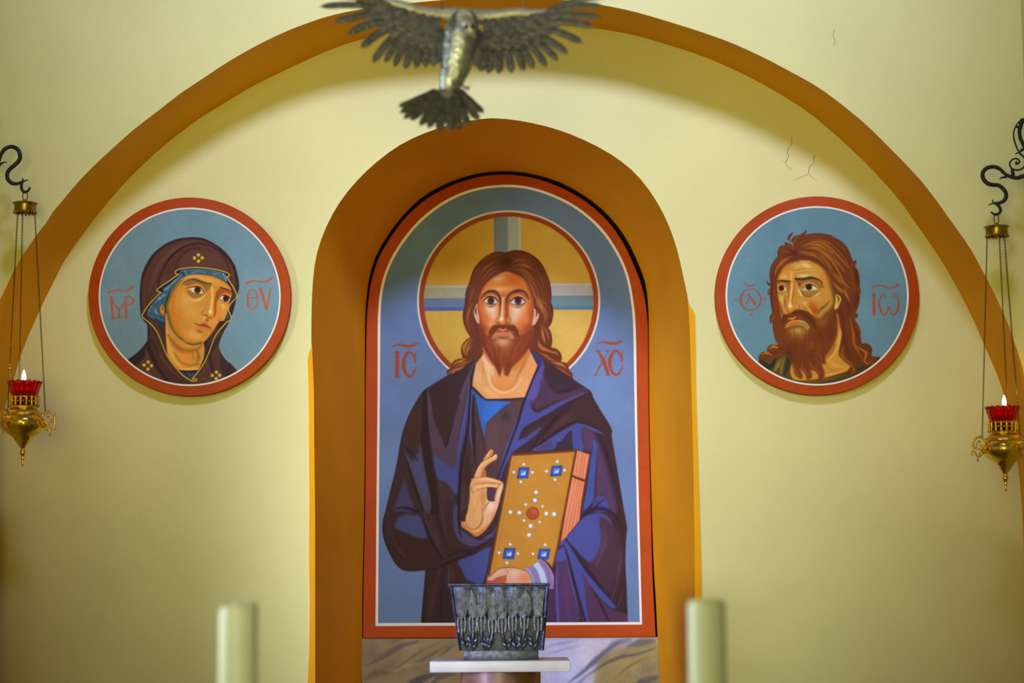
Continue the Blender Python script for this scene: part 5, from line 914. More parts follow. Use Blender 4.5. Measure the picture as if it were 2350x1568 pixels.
def in_loop(X, Y, loop):
    q = np.asarray(loop, float); ins = np.zeros(X.shape, bool)
    for k in range(len(q)):
        ax, ay = q[k]; bx, by = q[(k + 1) % len(q)]
        if abs(by - ay) > 1e-9: ins ^= ((ay > Y) != (by > Y)) & (X < (bx - ax) * (Y - ay) / (by - ay) + ax)
    return ins

def lay_paint(cv, names, depth, loop, material, parent):
    """one mesh per painted area: the quads of the paint grid that carry it"""
    h, w = cv.reg.shape
    X, Y = np.meshgrid(cv.xs.astype(float), cv.ys.astype(float))
    co = PXN(X, Y, depth).reshape(-1, 3)
    rgb = cv.rgb.reshape(-1, 3).astype(float)
    lin = np.where(rgb <= .04045, rgb / 12.92, ((rgb + .055) / 1.055) ** 2.4)
    lin = lin ** 1.16 * 1.06                 # contrast curve, deeper darks in the paint colours
    lin = np.c_[lin, np.ones(len(lin))].astype(np.float32)
    J, I = np.mgrid[0:h - 1, 0:w - 1]
    ok = in_loop(cv.xs[I] + cv.step / 2, cv.ys[J] + cv.step / 2, loop)
    v0 = (J * w + I)
    quads = np.stack([v0, v0 + w, v0 + w + 1, v0 + 1], -1)
    reg = cv.reg[:-1, :-1].copy()
    li = names.index('painted_lettering') if 'painted_lettering' in names else -1
    if li >= 0:                               # the two inscriptions, left and right of the head
        reg[(reg == li) & (cv.xs[I] > (cv.xs[0] + cv.xs[-1]) / 2)] = len(names)
        names = names + ['painted_lettering']
    for k, nm in enumerate(names):
        f = quads[ok & (reg == k)]
        if len(f) == 0: continue
        used, inv = np.unique(f.ravel(), return_inverse=True)
        me = bpy.data.meshes.new(nm)
        me.vertices.add(len(used)); me.vertices.foreach_set('co', co[used].astype(np.float32).ravel())
        me.loops.add(f.size); me.loops.foreach_set('vertex_index', inv.astype(np.int32))
        me.polygons.add(len(f)); me.polygons.foreach_set('loop_start', np.arange(0, f.size, 4, dtype=np.int32))
        at = me.color_attributes.new('paint', 'FLOAT_COLOR', 'POINT'); at.data.foreach_set('color', lin[used].ravel())
        me.materials.append(material)
        me.update(calc_edges=True)
        o = bpy.data.objects.new(nm, me); COL.objects.link(o)
        o.parent = parent; o.matrix_parent_inverse = Matrix.Translation(-parent.location)

def board(name, loop, y_front, thick, material, parent, bevel=.0025):
    """a flat wooden board with a softened front edge"""
    bm = bmesh.new(); q = np.asarray(loop); c = q.mean(0); n = len(q)
    k = bevel / m_per_px(y_front)
    d = q - c; inn = q - d / np.hypot(d[:, 0], d[:, 1])[:, None] * k
    r0 = [bm.verts.new(PX(x, y, y_front)) for x, y in inn]
    r1 = [bm.verts.new(PX(x, y, y_front + bevel)) for x, y in q]
    r2 = [bm.verts.new(Vector((v.co.x, y_front + thick, v.co.z))) for v in r1]
    for a, b in ((r0, r1), (r1, r2)):
        for i in range(n): bm.faces.new((a[i], a[(i + 1) % n], b[(i + 1) % n], b[i]))
    bm.faces.new(r0); bm.faces.new(r2[::-1])
    return obj(name, bm, material, parent, smooth=True, angle=40)

def band(name, outer, inner, y, material, parent):
    bm = bmesh.new()
    A = [PX(x, yy, y) for x, yy in outer]; B = [PX(x, yy, y) for x, yy in inner]
    strip(bm, A + A[:1], B + B[:1])
    bmesh.ops.remove_doubles(bm, verts=bm.verts[:], dist=1e-6)
    return obj(name, bm, material, parent)

def ellipse(cx, cy, rx, ry, n=128): return [(cx + rx * math.cos(2 * math.pi * k / n), cy + ry * math.sin(2 * math.pi * k / n)) for k in range(n)]

RED = mat('paint_red_ochre', (168, 68, 11), .55, var=.05, vscale=14, bump=.04, bscale=160, spec=.1)
WHITE = mat('paint_white_line', (222, 218, 178), .55, var=.02, vscale=20, spec=.25)
def ring_from(left_right, foot, n=140):
    """closed outline: traced arch from the lower left to the lower right corner"""
    return [tuple(p) for p in dense(left_right, n)] + foot

# -- arched icon in the niche
P_out = xy('832.5,1465.5 833.5,1366 837.5,1168 839,1000 839,897') + T3('370,1200 380,1050 400,930 440,810 510,690 600,575 710,480 850,405 1000,358 1150,345 1300,362 1450,412 1600,495 1720,600 1810,725 1880,870 1925,1000 1945,1120 1953,1250') + xy('1488.6,897 1490,1000 1494,1168 1497,1300 1500,1366 1505,1462.5')
W_out = xy('861.6,1437.4 863,1300 864,1168 865.6,1000 866.5,897') + T3('433,1250 435,1130 445,1010 475,890 530,775 620,650 730,545 860,465 1000,418 1160,402 1300,418 1450,470 1580,545 1700,655 1790,790 1840,910 1868,1050 1882,1200') + xy('1461.2,897 1463,1000 1466.5,1168 1470,1300 1473.6,1434')
W_in = xy('867.6,1430.6 868.5,1300 869.5,1168 871,1000 872,897') + T3('447,1250 449,1130 459,1010 488,895 542,783 631,660 739,557 866,478 1003,431 1160,415 1297,431 1444,482 1571,556 1689,665 1778,797 1827,914 1855,1052 1868,1200') + xy('1455.8,897 1457.8,1000 1461.4,1168 1465,1300 1468.2,1428')
P_loop, Wo, Wi = (ring_from(t, []) for t in (P_out, W_out, W_in))
t0 = thing('icon_panel', 'tall arched painted icon of a haloed bearded man holding a jewelled book', 'painting', (0, Y_PANEL + .06, PX(1165, 1463, Y_PANEL).z))
board('board', P_loop, Y_PANEL, .035, RED, t0)['label'] = 'red border board of the arched icon'
for px_ in (900, 1430):                       # battens that hold the board off the back of the recess
    bm = bmesh.new(); a, b = PX(px_, 1440, Y_PANEL), PX(px_, 620, Y_PANEL); box(bm, (a.x - .03, Y_PANEL + .036, a.z), (a.x + .03, Y_NICHE - .001, b.z))
    obj('batten', bm, DARK, t0)
band('white_line', Wo, Wi, Y_PANEL - .0016, WHITE, t0)
cvs, names = paint_saviour()
lay_paint(cvs, names, Y_PANEL - .0008, [((a[0] + b[0]) / 2, (a[1] + b[1]) / 2) for a, b in zip(Wo, Wi)], paint_material('icon_paint_arched', (.87, .88, .63)), t0)
# -- round icons
for nm_, lab, (cx, cy, rx, ry), (ox, oy), (ix, iy), fn, gain in (
    ('round_icon', 'round painted icon of a woman in a dark hooded veil with gold stars', (435.3, 681.5, 232.3, 228), (209, 205), (205.2, 200.8), paint_mother, (1.18, 1.24, .82)),
    ('round_icon', 'round painted icon of a gaunt man with tousled brown hair and long beard', (1875.2, 679.3, 234.2, 228.3), (210.4, 206), (206.2, 202), paint_forerunner, (.96, 1.05, .65))):
    Yr = -0.036
    t1 = thing(nm_, lab, 'painting', (PX(cx, cy, 0).x, 0, PX(cx, cy + ry, 0).z))
    board('board', ellipse(cx, cy, rx, ry), Yr, .028, RED, t1)['label'] = 'red rim board'
    c0 = PX(cx, cy, Yr)
    for s in (-1, 1):
        bm = bmesh.new(); box(bm, (c0.x + s * .16 - .02, Yr + .0285, c0.z - .2), (c0.x + s * .16 + .02, 0.0, c0.z + .2)); obj('batten', bm, DARK, t1)
    band('white_line', ellipse(cx, cy, ox, oy), ellipse(cx, cy, ix, iy), Yr - .0016, WHITE, t1)
    cvs, names = fn()
    lay_paint(cvs, names, Yr - .0008, ellipse(cx, cy, (ox + ix) / 2, (oy + iy) / 2), paint_material('icon_paint_round', gain), t1)
# -- painted marbling under the arched icon
def paint_marbling():
    cv = Canvas(826, 1458, 1518, 1700, 2., (168, 152, 112)); P = crop(0, 0, 1)
    M = crop(820, 1380, 3.357)
    rng = random.Random(2)
    for k in range(90): cv.dab(P('%d,%d' % (rng.randint(830, 1120), rng.randint(1460, 1690))), rng.uniform(12, 40), rng.uniform(6, 20), rng.choice([(150, 132, 92), (182, 166, 124), (140, 126, 98), (172, 150, 104)]), .5, -.5)
    cv.fill(M('1440,280 2300,280 2300,320 1900,380 1840,620 1800,1000 1400,1000 1380,500'), (204, 202, 210), 14, .95); cv.dab(M('1760,420'), 22, 40, (222, 216, 210), .8); cv.dab(M('1600,560'), 30, 40, (206, 210, 228), .8)
    cv.fill(M('1850,1000 1860,520 2000,420 2300,300 2320,1000'), (170, 154, 98), 10, .9)
    for k in range(50): cv.dab(P('%d,%d' % (rng.randint(1370, 1512), rng.randint(1490, 1690))), rng.uniform(8, 30), rng.uniform(4, 14), rng.choice([(150, 136, 84), (188, 170, 108), (136, 130, 108), (176, 158, 100)]), .6, -.5)
    s = lambda t, c, a, b, m, soft=2., al=.8: cv.stroke(M(t), c, a, b, m, soft, al)
    s('470,310 330,350 200,430 60,500', (118, 108, 98), 4, 1, 14, 3); s('640,320 500,380 380,460 250,560', (122, 112, 92), 1, 1, 4, 2); s('730,320 560,420 450,480', (112, 104, 88), 1, 1, 5, 2); s('760,330 700,370 640,420', (118, 108, 92), 1, 2, 8, 2); s('60,470 150,420 330,330', (140, 124, 88), 1, 1, 5, 2)
    s('620,560 520,590 430,640 300,760', (104, 100, 98), 4, 4, 22, 3, .9); s('760,560 640,580 560,660', (118, 110, 92), 4, 4, 16, 3); s('300,520 340,510 370,530', (126, 112, 84), 1, 1, 6, 2); s('60,600 160,550 260,560', (134, 120, 92), 4, 4, 16, 4); s('480,480 380,500 280,540', (186, 168, 124), 2, 2, 10, 4)
    s('2030,310 1920,380 1820,470 1720,560 1610,640', (116, 116, 132), 3, 1, 12, 2, .9); s('2300,360 2150,410 2000,440 1850,520 1740,600', (110, 106, 98), 3, 1, 8, 2, .9); s('2100,300 1980,330 1900,420', (120, 118, 128), 10, 2, 14, 5, .7); s('2300,300 2180,320 2080,350', (118, 116, 116), 4, 4, 20, 4, .8); s('2240,430 2100,500 1980,600', (128, 116, 76), 1, 1, 6, 2); s('2300,590 2220,620 2100,700', (112, 108, 96), 10, 10, 24, 4, .9)
    s('1700,300 1600,320 1500,340 1420,390', (160, 164, 196), 1, 1, 6, 2, .8); s('1720,340 1600,370 1500,400 1430,410', (150, 156, 196), 1, 1, 3, 1.4, .8); s('1780,560 1700,640 1600,720', (130, 146, 190), 1, 1, 7, 2, .9); s('1740,500 1640,620', (136, 150, 192), 1, 1, 4, 1.6, .8); s('820,290 1500,285 2300,285', (180, 168, 160), 3, 3, 4, 2, .6)
    cv.grain(.04, 8)
    return cv
tm = struct(bpy.data.objects.new('trim_5', None)); COL.objects.link(tm); tm.location = (0, Y_PANEL, 0)
cvs = paint_marbling()
bm = bmesh.new(); a, b = PX(831, 1466, Y_PANEL), PX(1512, 1466, Y_PANEL)
box(bm, (a.x, Y_PANEL + .006, 0.0), (b.x, Y_NICHE - .001, a.z - .002)); o = obj('dado_slab', bm, mat('dado_plaster', (168, 152, 112), .6, var=.08), tm); o['kind'] = 'structure'
lay_paint(cvs, ['painted_marbling'], Y_PANEL + .005, xy('831,1466.5 1505,1464 1511,1500 1513,1568 1517,1699 828,1699 830,1568'), paint_material('marbling_paint', (.86, .85, .72)), tm)
bpy.data.objects['painted_marbling']['kind'] = 'structure'
# ---------------------------------------------------------------- pedestal and bowl
MARBLE = mat('white_marble', (240, 240, 238), .35, var=.0, col2=(222, 220, 220), vscale=9, spec=.5)
RMARBLE = mat('veined_red_marble', (196, 150, 150), .3, col2=(104, 66, 34), vscale=7, spec=.5)
PEWTER = mat('dark_pewter', (72, 78, 102), .30, metal=.85, var=.4, vscale=60, bump=.10, bscale=260)
PEWTER_LIGHT = mat('rubbed_pewter', (176, 180, 184), .3, metal=.9, var=.2, vscale=60)
PEWTER_STALK = mat('smooth_pewter', (96, 106, 120), .28, metal=.88, var=.3, vscale=60)
PEWTER_DARK = mat('blackened_pewter', (66, 70, 76), .45, metal=.7, var=.3, vscale=60)
Yb = -0.62                                    # front of the bowl
kb = m_per_px(Yb)
c0 = PX(1148, 1500, Yb)
zs = PX(1148, 1516, Yb).z                     # top of the slab
ped = thing('pedestal', 'marble pedestal with a white slab on a reddish veined column', 'pedestal', (c0.x, Yb + .12, 0))
bm = bmesh.new(); a = PX(986, 1530, Yb - .05); b = PX(1309, 1530, Yb - .05)
box(bm, (a.x, Yb - .05, zs - .034), (b.x, Yb + .25, zs), .004); obj('slab', bm, MARBLE, ped, True, 40)['label'] = 'white marble slab'
bm = bmesh.new(); R = .126; cc = (c0.x, Yb + .10, 0)
lathe(bm, [(0, .0), (R + .05, .0), (R + .05, .05), (R + .02, .08), (R, .12), (R, zs - .036), (0, zs - .036)], 48, cc); obj('column', bm, RMARBLE, ped, True, 40)['label'] = 'reddish veined marble column'

bowl = thing('metal_bowl', 'dark pewter bowl with wheat ears in relief on the white slab', 'bowl', (c0.x, Yb + .10, zs))
def corner(px, py, Y=Yb): return PX(px, py, Y)
tl, tr, bl, br = corner(1033, 1343), corner(1261, 1340), corner(1052, 1494), corner(1249, 1493)
bm = bmesh.new(); depth = .20
def frustum(bm, z0, z1, x0a, x1a, x0b, x1b, y0a, y1a, y0b, y1b, inset=.0):
    r = .012
    def ring(x0, x1, y0, y1, z):
        pts = []
        for cx, cy, a0 in ((x1 - r, y1 - r, 0), (x0 + r, y1 - r, 90), (x0 + r, y0 + r, 180), (x1 - r, y0 + r, 270)):
            for k in range(5):
                a = math.radians(a0 + k * 22.5); pts.append(bm.verts.new((cx + r * math.cos(a), cy + r * math.sin(a), z)))
        return pts
    return ring(x0a, x1a, y0a, y1a, z0), ring(x0b, x1b, y0b, y1b, z1)
zb, zt = bl.z, tl.z
lo, hi = frustum(bm, zb, zt, bl.x, br.x, tl.x, tr.x, Yb + .012, Yb + depth - .012, Yb, Yb + depth)
n = len(lo)
for i in range(n): bm.faces.new((lo[i], lo[(i + 1) % n], hi[(i + 1) % n], hi[i]))
bm.faces.new(lo[::-1])
li, hi2 = frustum(bm, zb + .02, zt, bl.x + .014, br.x - .014, tl.x + .01, tr.x - .01, Yb + .026, Yb + depth - .026, Yb + .01, Yb + depth - .01)
for i in range(n):
    bm.faces.new((li[i], hi2[i], hi2[(i + 1) % n], li[(i + 1) % n])); bm.faces.new((hi[i], hi[(i + 1) % n], hi2[(i + 1) % n], hi2[i]))
bm.faces.new(li)
obj('body', bm, PEWTER_DARK, bowl, True, 35)
bm = bmesh.new()                              # rolled rim and the raised frame of the front
rim = [Vector((x, y, zt)) for x, y in ((tl.x, Yb), (tr.x, Yb), (tr.x, Yb + depth), (tl.x, Yb + depth), (tl.x, Yb))]
for a, b in zip(rim, rim[1:]): tube(bm, [a + (a - b).normalized() * .002, b + (b - a).normalized() * .002], .0045, 8)
for a, b in ((tl, bl), (tr, br)): tube(bm, [a + Vector((.004 if a is tl else -.006, -.001, -.006)), b + Vector((.004 if a is tl else -.006, .011, 0))], .0042, 6)
obj('rim', bm, PEWTER, bowl, True, 50)
bm = bmesh.new(); fa, fb = corner(1064, 1497), corner(1236, 1497)
box(bm, (fa.x, Yb + .02, zs), (fb.x, Yb + depth - .02, zb + .001), .003); obj('foot', bm, PEWTER, bowl, True, 40)
BQ = lambda t: xy(t, 960, 1310, 6.076)
def face_pt(px, py, lift=0.0):                # on the sloping front of the bowl
    p = PX(px, py, Yb); u = (zt - p.z) / (zt - zb)
    return Vector((p.x, Yb + .012 * u - lift, p.z))
ears = [  # ear centre x, y from..to, left / right ends of the awn fan on the rim, foot of the stalk
    (605, 660, 885, 495, 735, 660, 1090), (765, 655, 870, 690, 800, 760, 1120), (880, 640, 865, 820, 1030, 930, 1110), (1035, 690, 885, 990, 1110, 965, 1120),
    (1170, 665, 880, 1040, 1250, 1240, 1110), (1315, 640, 860, 1250, 1470, 1370, 1110), (1480, 630, 830, 1410, 1580, 1450, 1110), (1670, 635, 855, 1590, 1750, 1610, 1110)]
for i, (ex, y0, y1, fl, fr, fx, fy) in enumerate(ears):
    bm = bmesh.new(); q = lambda x, y, l=0.: face_pt(960 + x / 6.076, 1310 + y / 6.076, l)
    rng = random.Random(i)
    top = 235 if i not in (1, 3, 6) else 260
    # swelling fan of awns
    fan_tip = (fl + fr) / 2
    lens = i in (1, 3, 6)                     # the narrow ears close to a point above, the others flare to the rim
    m = 9; rows = 9
    grid = []
    for r in range(rows):
        v = r / (rows - 1); y = (y0 + 30) + (top - (y0 + 30)) * v
        if lens: half = (fr - fl) * .62 * math.sin(math.pi * (.28 + .72 * v)) ** .8 + 2
        else: half = 58 + ((fr - fl) * .60 - 58) * v ** .8
        cxr = ex + (fan_tip - ex) * v ** .9
        grid.append([bm.verts.new(q(cxr + half * (2 * k / (m - 1) - 1), y, .0005 + .018 * math.cos((2 * k / (m - 1) - 1) * 1.5) * (1 - .3 * v))) for k in range(m)])
    for r in range(rows - 1):
        for k in range(m - 1): bm.faces.new((grid[r][k], grid[r][k + 1], grid[r + 1][k + 1], grid[r + 1][k]))
    for k in range(13):                       # awn ridges
        u = (k + .5) / 13 * 2 - 1; pts = []
        for r in range(8):
            v = r / 7; y = y0 + (top + 6 - y0) * v
            half = ((fr - fl) * .62 * math.sin(math.pi * (.28 + .72 * v)) ** .8 + 2) if lens else 58 + ((fr - fl) * .60 - 58) * v ** .8
            pts.append(q(ex + (fan_tip - ex) * v ** .9 + half * u * .93 + rng.uniform(-2, 2), y, .0008 + .018 * math.cos(u * .93 * 1.5) * (1 - .3 * v)))
        tube(bm, pts, [.0013 + .0005 * ((k * 7) % 3) * .5] * 7 + [.0006], 5)
    for sgn in (-1, 1):                       # the deep edges of the fan
        pts = []
        for r in range(9):
            v = r / 8; y = y0 + 40 + (top - (y0 + 40)) * v
            half = ((fr - fl) * .62 * math.sin(math.pi * (.28 + .72 * v)) ** .8 + 2) if lens else 58 + ((fr - fl) * .60 - 58) * v ** .8
            pts.append(q(ex + (fan_tip - ex) * v ** .9 + sgn * half, y, .002))
        tube(bm, pts, .0016, 6)
    ear = obj('wheat_ear', bm, PEWTER, bowl, True, 60)
    bm = bmesh.new(); nr = 7
    for r in range(nr):
        y = y0 + 20 + (y1 - y0 - 40) * r / (nr - 1); wd = 54 * (1 - .35 * abs(r / (nr - 1) - .35))
        for u, tilt in ((-1, -.6), (0, 0), (1, .6)):
            p = q(ex + u * wd, y - (16 if u else 0), .008 + (.004 if u == 0 else 0))
            ball(bm, p, .0034, .0050, .0050, 8, 6, Matrix.Rotation(-tilt, 3, 'Y'))
    obj('kernel_rows', bm, PEWTER_LIGHT, ear, True)
    bm = bmesh.new()                          # stalk with two pointed leaves
    st = smooth_path([q(ex, y1 - 10, .007), q(ex + (fx - ex) * .25, y1 + (fy - y1) * .35, .008), q(ex + (fx - ex) * .7, y1 + (fy - y1) * .7, .005), q(fx, fy, .001)], 4)
    tube(bm, st, [.0062 - .0036 * k / (len(st) - 1) for k in range(len(st))], 8)
    for sgn, sc in ((-1, 1.), (1, 1.), (-1, .62), (1, .55)):
        lf = smooth_path([q(fx - sgn * 4, fy, .001), q(fx + sgn * (8 + 18 * sc), fy - 90 * sc, .005 + .003 * (sc < 1)), q(fx + sgn * 46, fy - (150 + 20 * rng.random()) * sc, .007), q(fx + sgn * (62 + 20 * rng.random()), fy - (215 + 25 * rng.random()) * sc, .002)], 4)
        tube(bm, lf, [.0015 + .0036 * math.sin(math.pi * min(1, k / (len(lf) - 1) * .95 + .05)) for k in range(len(lf))], 8, flat=.6)
    obj('stalk', bm, PEWTER_STALK, ear, True)
bm = bmesh.new(); p = q(830, 885, .001); tube(bm, [p, p - Vector((0, .006, 0))], .0032, 12); obj('rivet', bm, DARK, bowl, True, 40)

# ---------------------------------------------------------------- altar candles
WAX = mat('white_wax', (196, 202, 168), .45, var=.03, vscale=12, spec=.4)
bx = WAX.node_tree.nodes['Principled BSDF']; bx.inputs['Subsurface Weight'].default_value = .15; bx.inputs['Subsurface Radius'].default_value = (.02, .018, .012); bx.inputs['Subsurface Scale'].default_value = .6
CLOTH = mat('altar_cloth', (226, 222, 210), .8, var=.03)
ZA = 1.02
alt = thing('altar_table', 'altar table under a white cloth in front of the niche', 'table', (0, -3.25, 0))
bm = bmesh.new(); box(bm, (-1.1, -3.6, ZA - .06), (1.1, -2.9, ZA), .006); obj('tabletop', bm, CLOTH, alt, True, 40)
for sx in (-1, 1):
    bm = bmesh.new(); box(bm, (sx * .8 - .14, -3.5, 0), (sx * .8 + .14, -3.0, ZA - .06), .008); obj('leg', bm, MARBLE, alt, True, 40)
Yc = -3.3
for nm_, lab, xl, xr, yt, notch in (('candle', 'thick white candle with a ragged top, at the left below the veiled woman', 503, 592, 1389, True), ('candle', 'thick white candle with an even top, at the right beside the niche', 1577, 1664, 1377, False)):
    a, b = PX(xl, yt, Yc), PX(xr, yt, Yc); cx = (a.x + b.x) / 2; r = (b.x - a.x) / 2; H = a.z - ZA - .03
    t2 = thing(nm_, lab, 'candle', (cx, Yc, ZA))
    def wob(ang, z, H=H, notch=notch): return -.0007 * math.sin(5 * ang + 2) if z < H - .01 else 0
    bm = bmesh.new()
    lathe(bm, [(0, .03), (r, .03), (r, .03 + H * .3), (r, .03 + H * .7), (r, .03 + H - .012), (r - .001, .03 + H - .006), (r - .004, .03 + H - .001), (r - .008, .03 + H), (r - .013, .03 + H - .002), (r * .5, .03 + H - .008), (0, .03 + H - .009)], 40, (cx, Yc, ZA))
    if notch:
        for v in bm.verts:
            if v.co.z > ZA + .03 + H - .012:
                ang = math.atan2(v.co.y - Yc, v.co.x - cx); v.co.z += .003 * math.sin(3 * ang + .4) + .002 * math.sin(7 * ang) + (.0035 if v.co.x > cx else -.001)
    obj('wax_body', bm, WAX, t2, True, 50)
    bm = bmesh.new(); tube(bm, [(cx, Yc, ZA + .03 + H - .012), (cx + .001, Yc, ZA + .03 + H - .005)], .0012, 6); obj('wick', bm, DARK, t2)
    bm = bmesh.new(); lathe(bm, [(0, 0), (r + .035, 0), (r + .035, .006), (r + .012, .012), (r + .006, .03), (0, .03)], 32, (cx, Yc, ZA)); obj('candle_holder', bm, mat('holder_brass', (190, 150, 60), .3, metal=1), t2, True, 40)

# ---------------------------------------------------------------- hanging dove
IRONGREY = mat('dark_cast_metal', (78, 77, 64), .45, metal=.6, var=.3, vscale=60, bump=.3, bscale=120)
ARM = mat('toplit_cast_metal', (150, 148, 122), .5, metal=.5, var=.2, vscale=40)  # paler tone puts the light from above into the wing arms
HEADMETAL = mat('pale_cast_metal', (176, 174, 156), .42, metal=.6, var=.15, vscale=50)
BRIGHT = mat('burnished_cast_metal', (146, 152, 146), .36, metal=.82, var=.3, vscale=40, bump=.25, bscale=90)
Yd = -2.0; kd = m_per_px(Yd)
BD = lambda x, y, dy=0.: PX(700 + x / 3.264, y / 3.264, Yd + dy)
dove = thing('dove_sculpture', 'dark metal dove with outspread wings hanging from wires under the arch', 'sculpture', (PX(1060, 150, Yd).x, Yd, PX(1060, 300, Yd).z))
u = kd / 3.264                                # metres per crop pixel
bm = bmesh.new()
tube(bm, smooth_path([BD(1235, 95, .03), BD(1205, 150, .02), BD(1178, 230), BD(1160, 340), BD(1135, 460), BD(1105, 570), BD(1075, 660), BD(1060, 720, .01)], 5),
     [v * u for v in np.interp(np.linspace(0, 1, 36), [0, .06, .16, .3, .46, .62, .76, .88, 1], [36, 88, 118, 138, 140, 122, 96, 66, 40])], 20, flat=.8)
obj('body', bm, BRIGHT, dove, True)
bm = bmesh.new()
tube(bm, smooth_path([BD(1190, 130, -.07), BD(1212, 165, -.135), BD(1232, 205, -.15), BD(1252, 245, -.15), BD(1268, 272, -.148), BD(1276, 292, -.145)], 4), [v * u for v in np.interp(np.linspace(0, 1, 21), [0, .2, .4, .6, .75, 1], [60, 52, 46, 34, 16, 2])], 14)
hd = obj('head', bm, HEADMETAL, dove, True); hd['label'] = 'bowed head with short beak'
bm = bmesh.new()
for s in (-1, 1): ball(bm, BD(1230 + s * 22, 200, -.19), .006)
obj('eye', bm, DARK, hd, True)

def feather(root, tip, w, name, parent, bend=0., curl=0., mt=None, thick=.18):
    """one long feather with a raised shaft and rounded end"""
    bm = bmesh.new(); root, tip = Vector(root), Vector(tip); ax = tip - root; L = ax.length; t = ax.normalized()
    side = t.cross(Vector((0, 1, 0))).normalized(); nrm = side.cross(t).normalized()
    rows = []; N = 12
    for i in range(N + 1):
        s = i / N; c = root + ax * s + side * bend * L * math.sin(math.pi * s) * .5 + nrm * curl * L * s * s
        hw = w * (.35 + .65 * min(1, s / .45)) * (1 if s < .8 else math.sqrt(max(0, 1 - ((s - .8) / .2) ** 2)) * .96 + .04)
        th = thick * w + .0012
        rows.append([bm.verts.new(c + side * x * hw + nrm * z * th) for x, z in ((-1, 0), (-.55, .45), (-.08, .55), (0, 1.15), (.08, .55), (.55, .45), (1, 0), (.5, -.5), (0, -.7), (-.5, -.5))])
    n = 10
    for a, b in zip(rows, rows[1:]):
        for j in range(n): bm.faces.new((a[j], a[(j + 1) % n], b[(j + 1) % n], b[j]))
    bm.faces.new(rows[0][::-1]); bm.faces.new(rows[-1])
    return obj(name, bm, mt or IRONGREY, parent, True, 60)

def wing(lead, tips, roots, covert_tips, sgn):
    bm = bmesh.new()                          # arm of the wing, from shoulder to wrist
    tube(bm, smooth_path([BD(*p, dy) for p, dy in lead], 5), [v * u for v in np.interp(np.linspace(0, 1, (len(lead) - 1) * 5 + 1), [0, .2, .6, 1], [70, 52, 36, 12])], 12, flat=.7)
    w_ = obj('wing', bm, ARM, dove, True)
    for k, ((tx, ty, tw), (rx, ry)) in enumerate(zip(tips, roots)):
        dy = -.02 - .004 * (k % 2); f = k / len(tips)
        feather(BD(rx, ry, .0), BD(tx, ty, dy - .03 * (1 - f)), tw * u * 1.12, 'feather', w_, sgn * .10, .05)
    for k, (rx, ry, tx, ty, tw) in enumerate(covert_tips):
        feather(BD(rx, ry, -.010), BD(rx + (tx - rx) * .88, ry + (ty - ry) * .88, -.020), tw * u * 1.1, 'covert', w_, sgn * .08, .0, None, .05)
    return w_
wl = [((1150, 120), .03), ((1040, 108), .02), ((900, 92), .01), ((760, 52), 0), ((640, 18), 0), ((450, -14), 0), ((300, -30), 0)]
tl_ = [(235, -40, 26), (112, 42, 24), (225, 158, 28), (322, 246, 30), (420, 350, 30), (508, 462, 28), (598, 462, 26), (668, 492, 28), (748, 512, 30), (830, 506, 30), (900, 500, 30), (962, 494, 30), (1000, 470, 30)]
rl_ = [(700, 60), (690, 90), (720, 115), (740, 135), (765, 150), (800, 165), (835, 180), (870, 190), (905, 200), (940, 205), (970, 210), (1000, 215), (1030, 200)]
cv_l = [(640, 45, 330, 20, 26), (690, 70, 380, 95, 30), (740, 90, 440, 170, 32), (790, 110, 520, 235, 32), (840, 125, 610, 300, 34), (890, 140, 690, 345, 34), (930, 150, 770, 375, 34), (970, 160, 850, 385, 34), (1005, 170, 930, 385, 34), (760, 70, 560, 130, 34), (830, 90, 640, 190, 36), (900, 105, 740, 235, 36), (960, 120, 840, 265, 36), (1010, 130, 920, 280, 36)]
wing(wl, tl_, rl_, cv_l, -1)
wr = [((1230, 125), .03), ((1330, 122), .02), ((1460, 112), .01), ((1570, 96), 0), ((1740, 100), 0), ((1900, 70), 0), ((2040, 35), 0)]
tr_ = [(2260, -35, 22), (2218, 32, 22), (2216, 122, 24), (2165, 195, 26), (2076, 312, 28), (1966, 398, 28), (1892, 446, 28), (1808, 492, 28), (1712, 506, 28), (1640, 524, 28), (1548, 542, 30), (1452, 546, 32), (1372, 545, 32), (1312, 532, 32), (1278, 500, 30)]
rr_ = [(1760, 105), (1740, 125), (1720, 150), (1700, 175), (1660, 200), (1620, 215), (1590, 225), (1560, 235), (1520, 240), (1490, 245), (1455, 245), (1420, 245), (1390, 245), (1360, 240), (1310, 220)]
cv_r = [(1760, 110, 2040, 60, 24), (1720, 130, 2010, 130, 28), (1680, 150, 1960, 195, 30), (1640, 165, 1870, 270, 32), (1600, 175, 1790, 320, 32), (1560, 180, 1700, 360, 34), (1520, 185, 1620, 385, 34), (1480, 190, 1540, 400, 34), (1440, 190, 1460, 405, 34), (1400, 185, 1390, 400, 34), (1360, 180, 1340, 390, 34), (1680, 115, 1850, 165, 34), (1600, 125, 1760, 215, 36), (1530, 130, 1660, 255, 36), (1460, 135, 1560, 280, 36), (1400, 140, 1460, 290, 36), (1350, 140, 1380, 290, 36)]
wing(wr, tr_, rr_, cv_r, 1)
bm = bmesh.new(); tube(bm, smooth_path([BD(1085, 640), BD(1060, 720), BD(1040, 800)], 4), [70 * u, 72 * u, 74 * u, 74 * u, 72 * u, 66 * u, 56 * u, 44 * u, 30 * u], 14, flat=.5)
tail = obj('tail', bm, IRONGREY, dove, True)
tt = [(706, 792, 26), (716, 836, 26), (742, 880, 28), (795, 892, 28), (862, 932, 30), (925, 948, 32), (1000, 976, 36), (1090, 968, 36), (1155, 962, 32), (1222, 926, 32), (1300, 892, 30), (1332, 834, 28)]
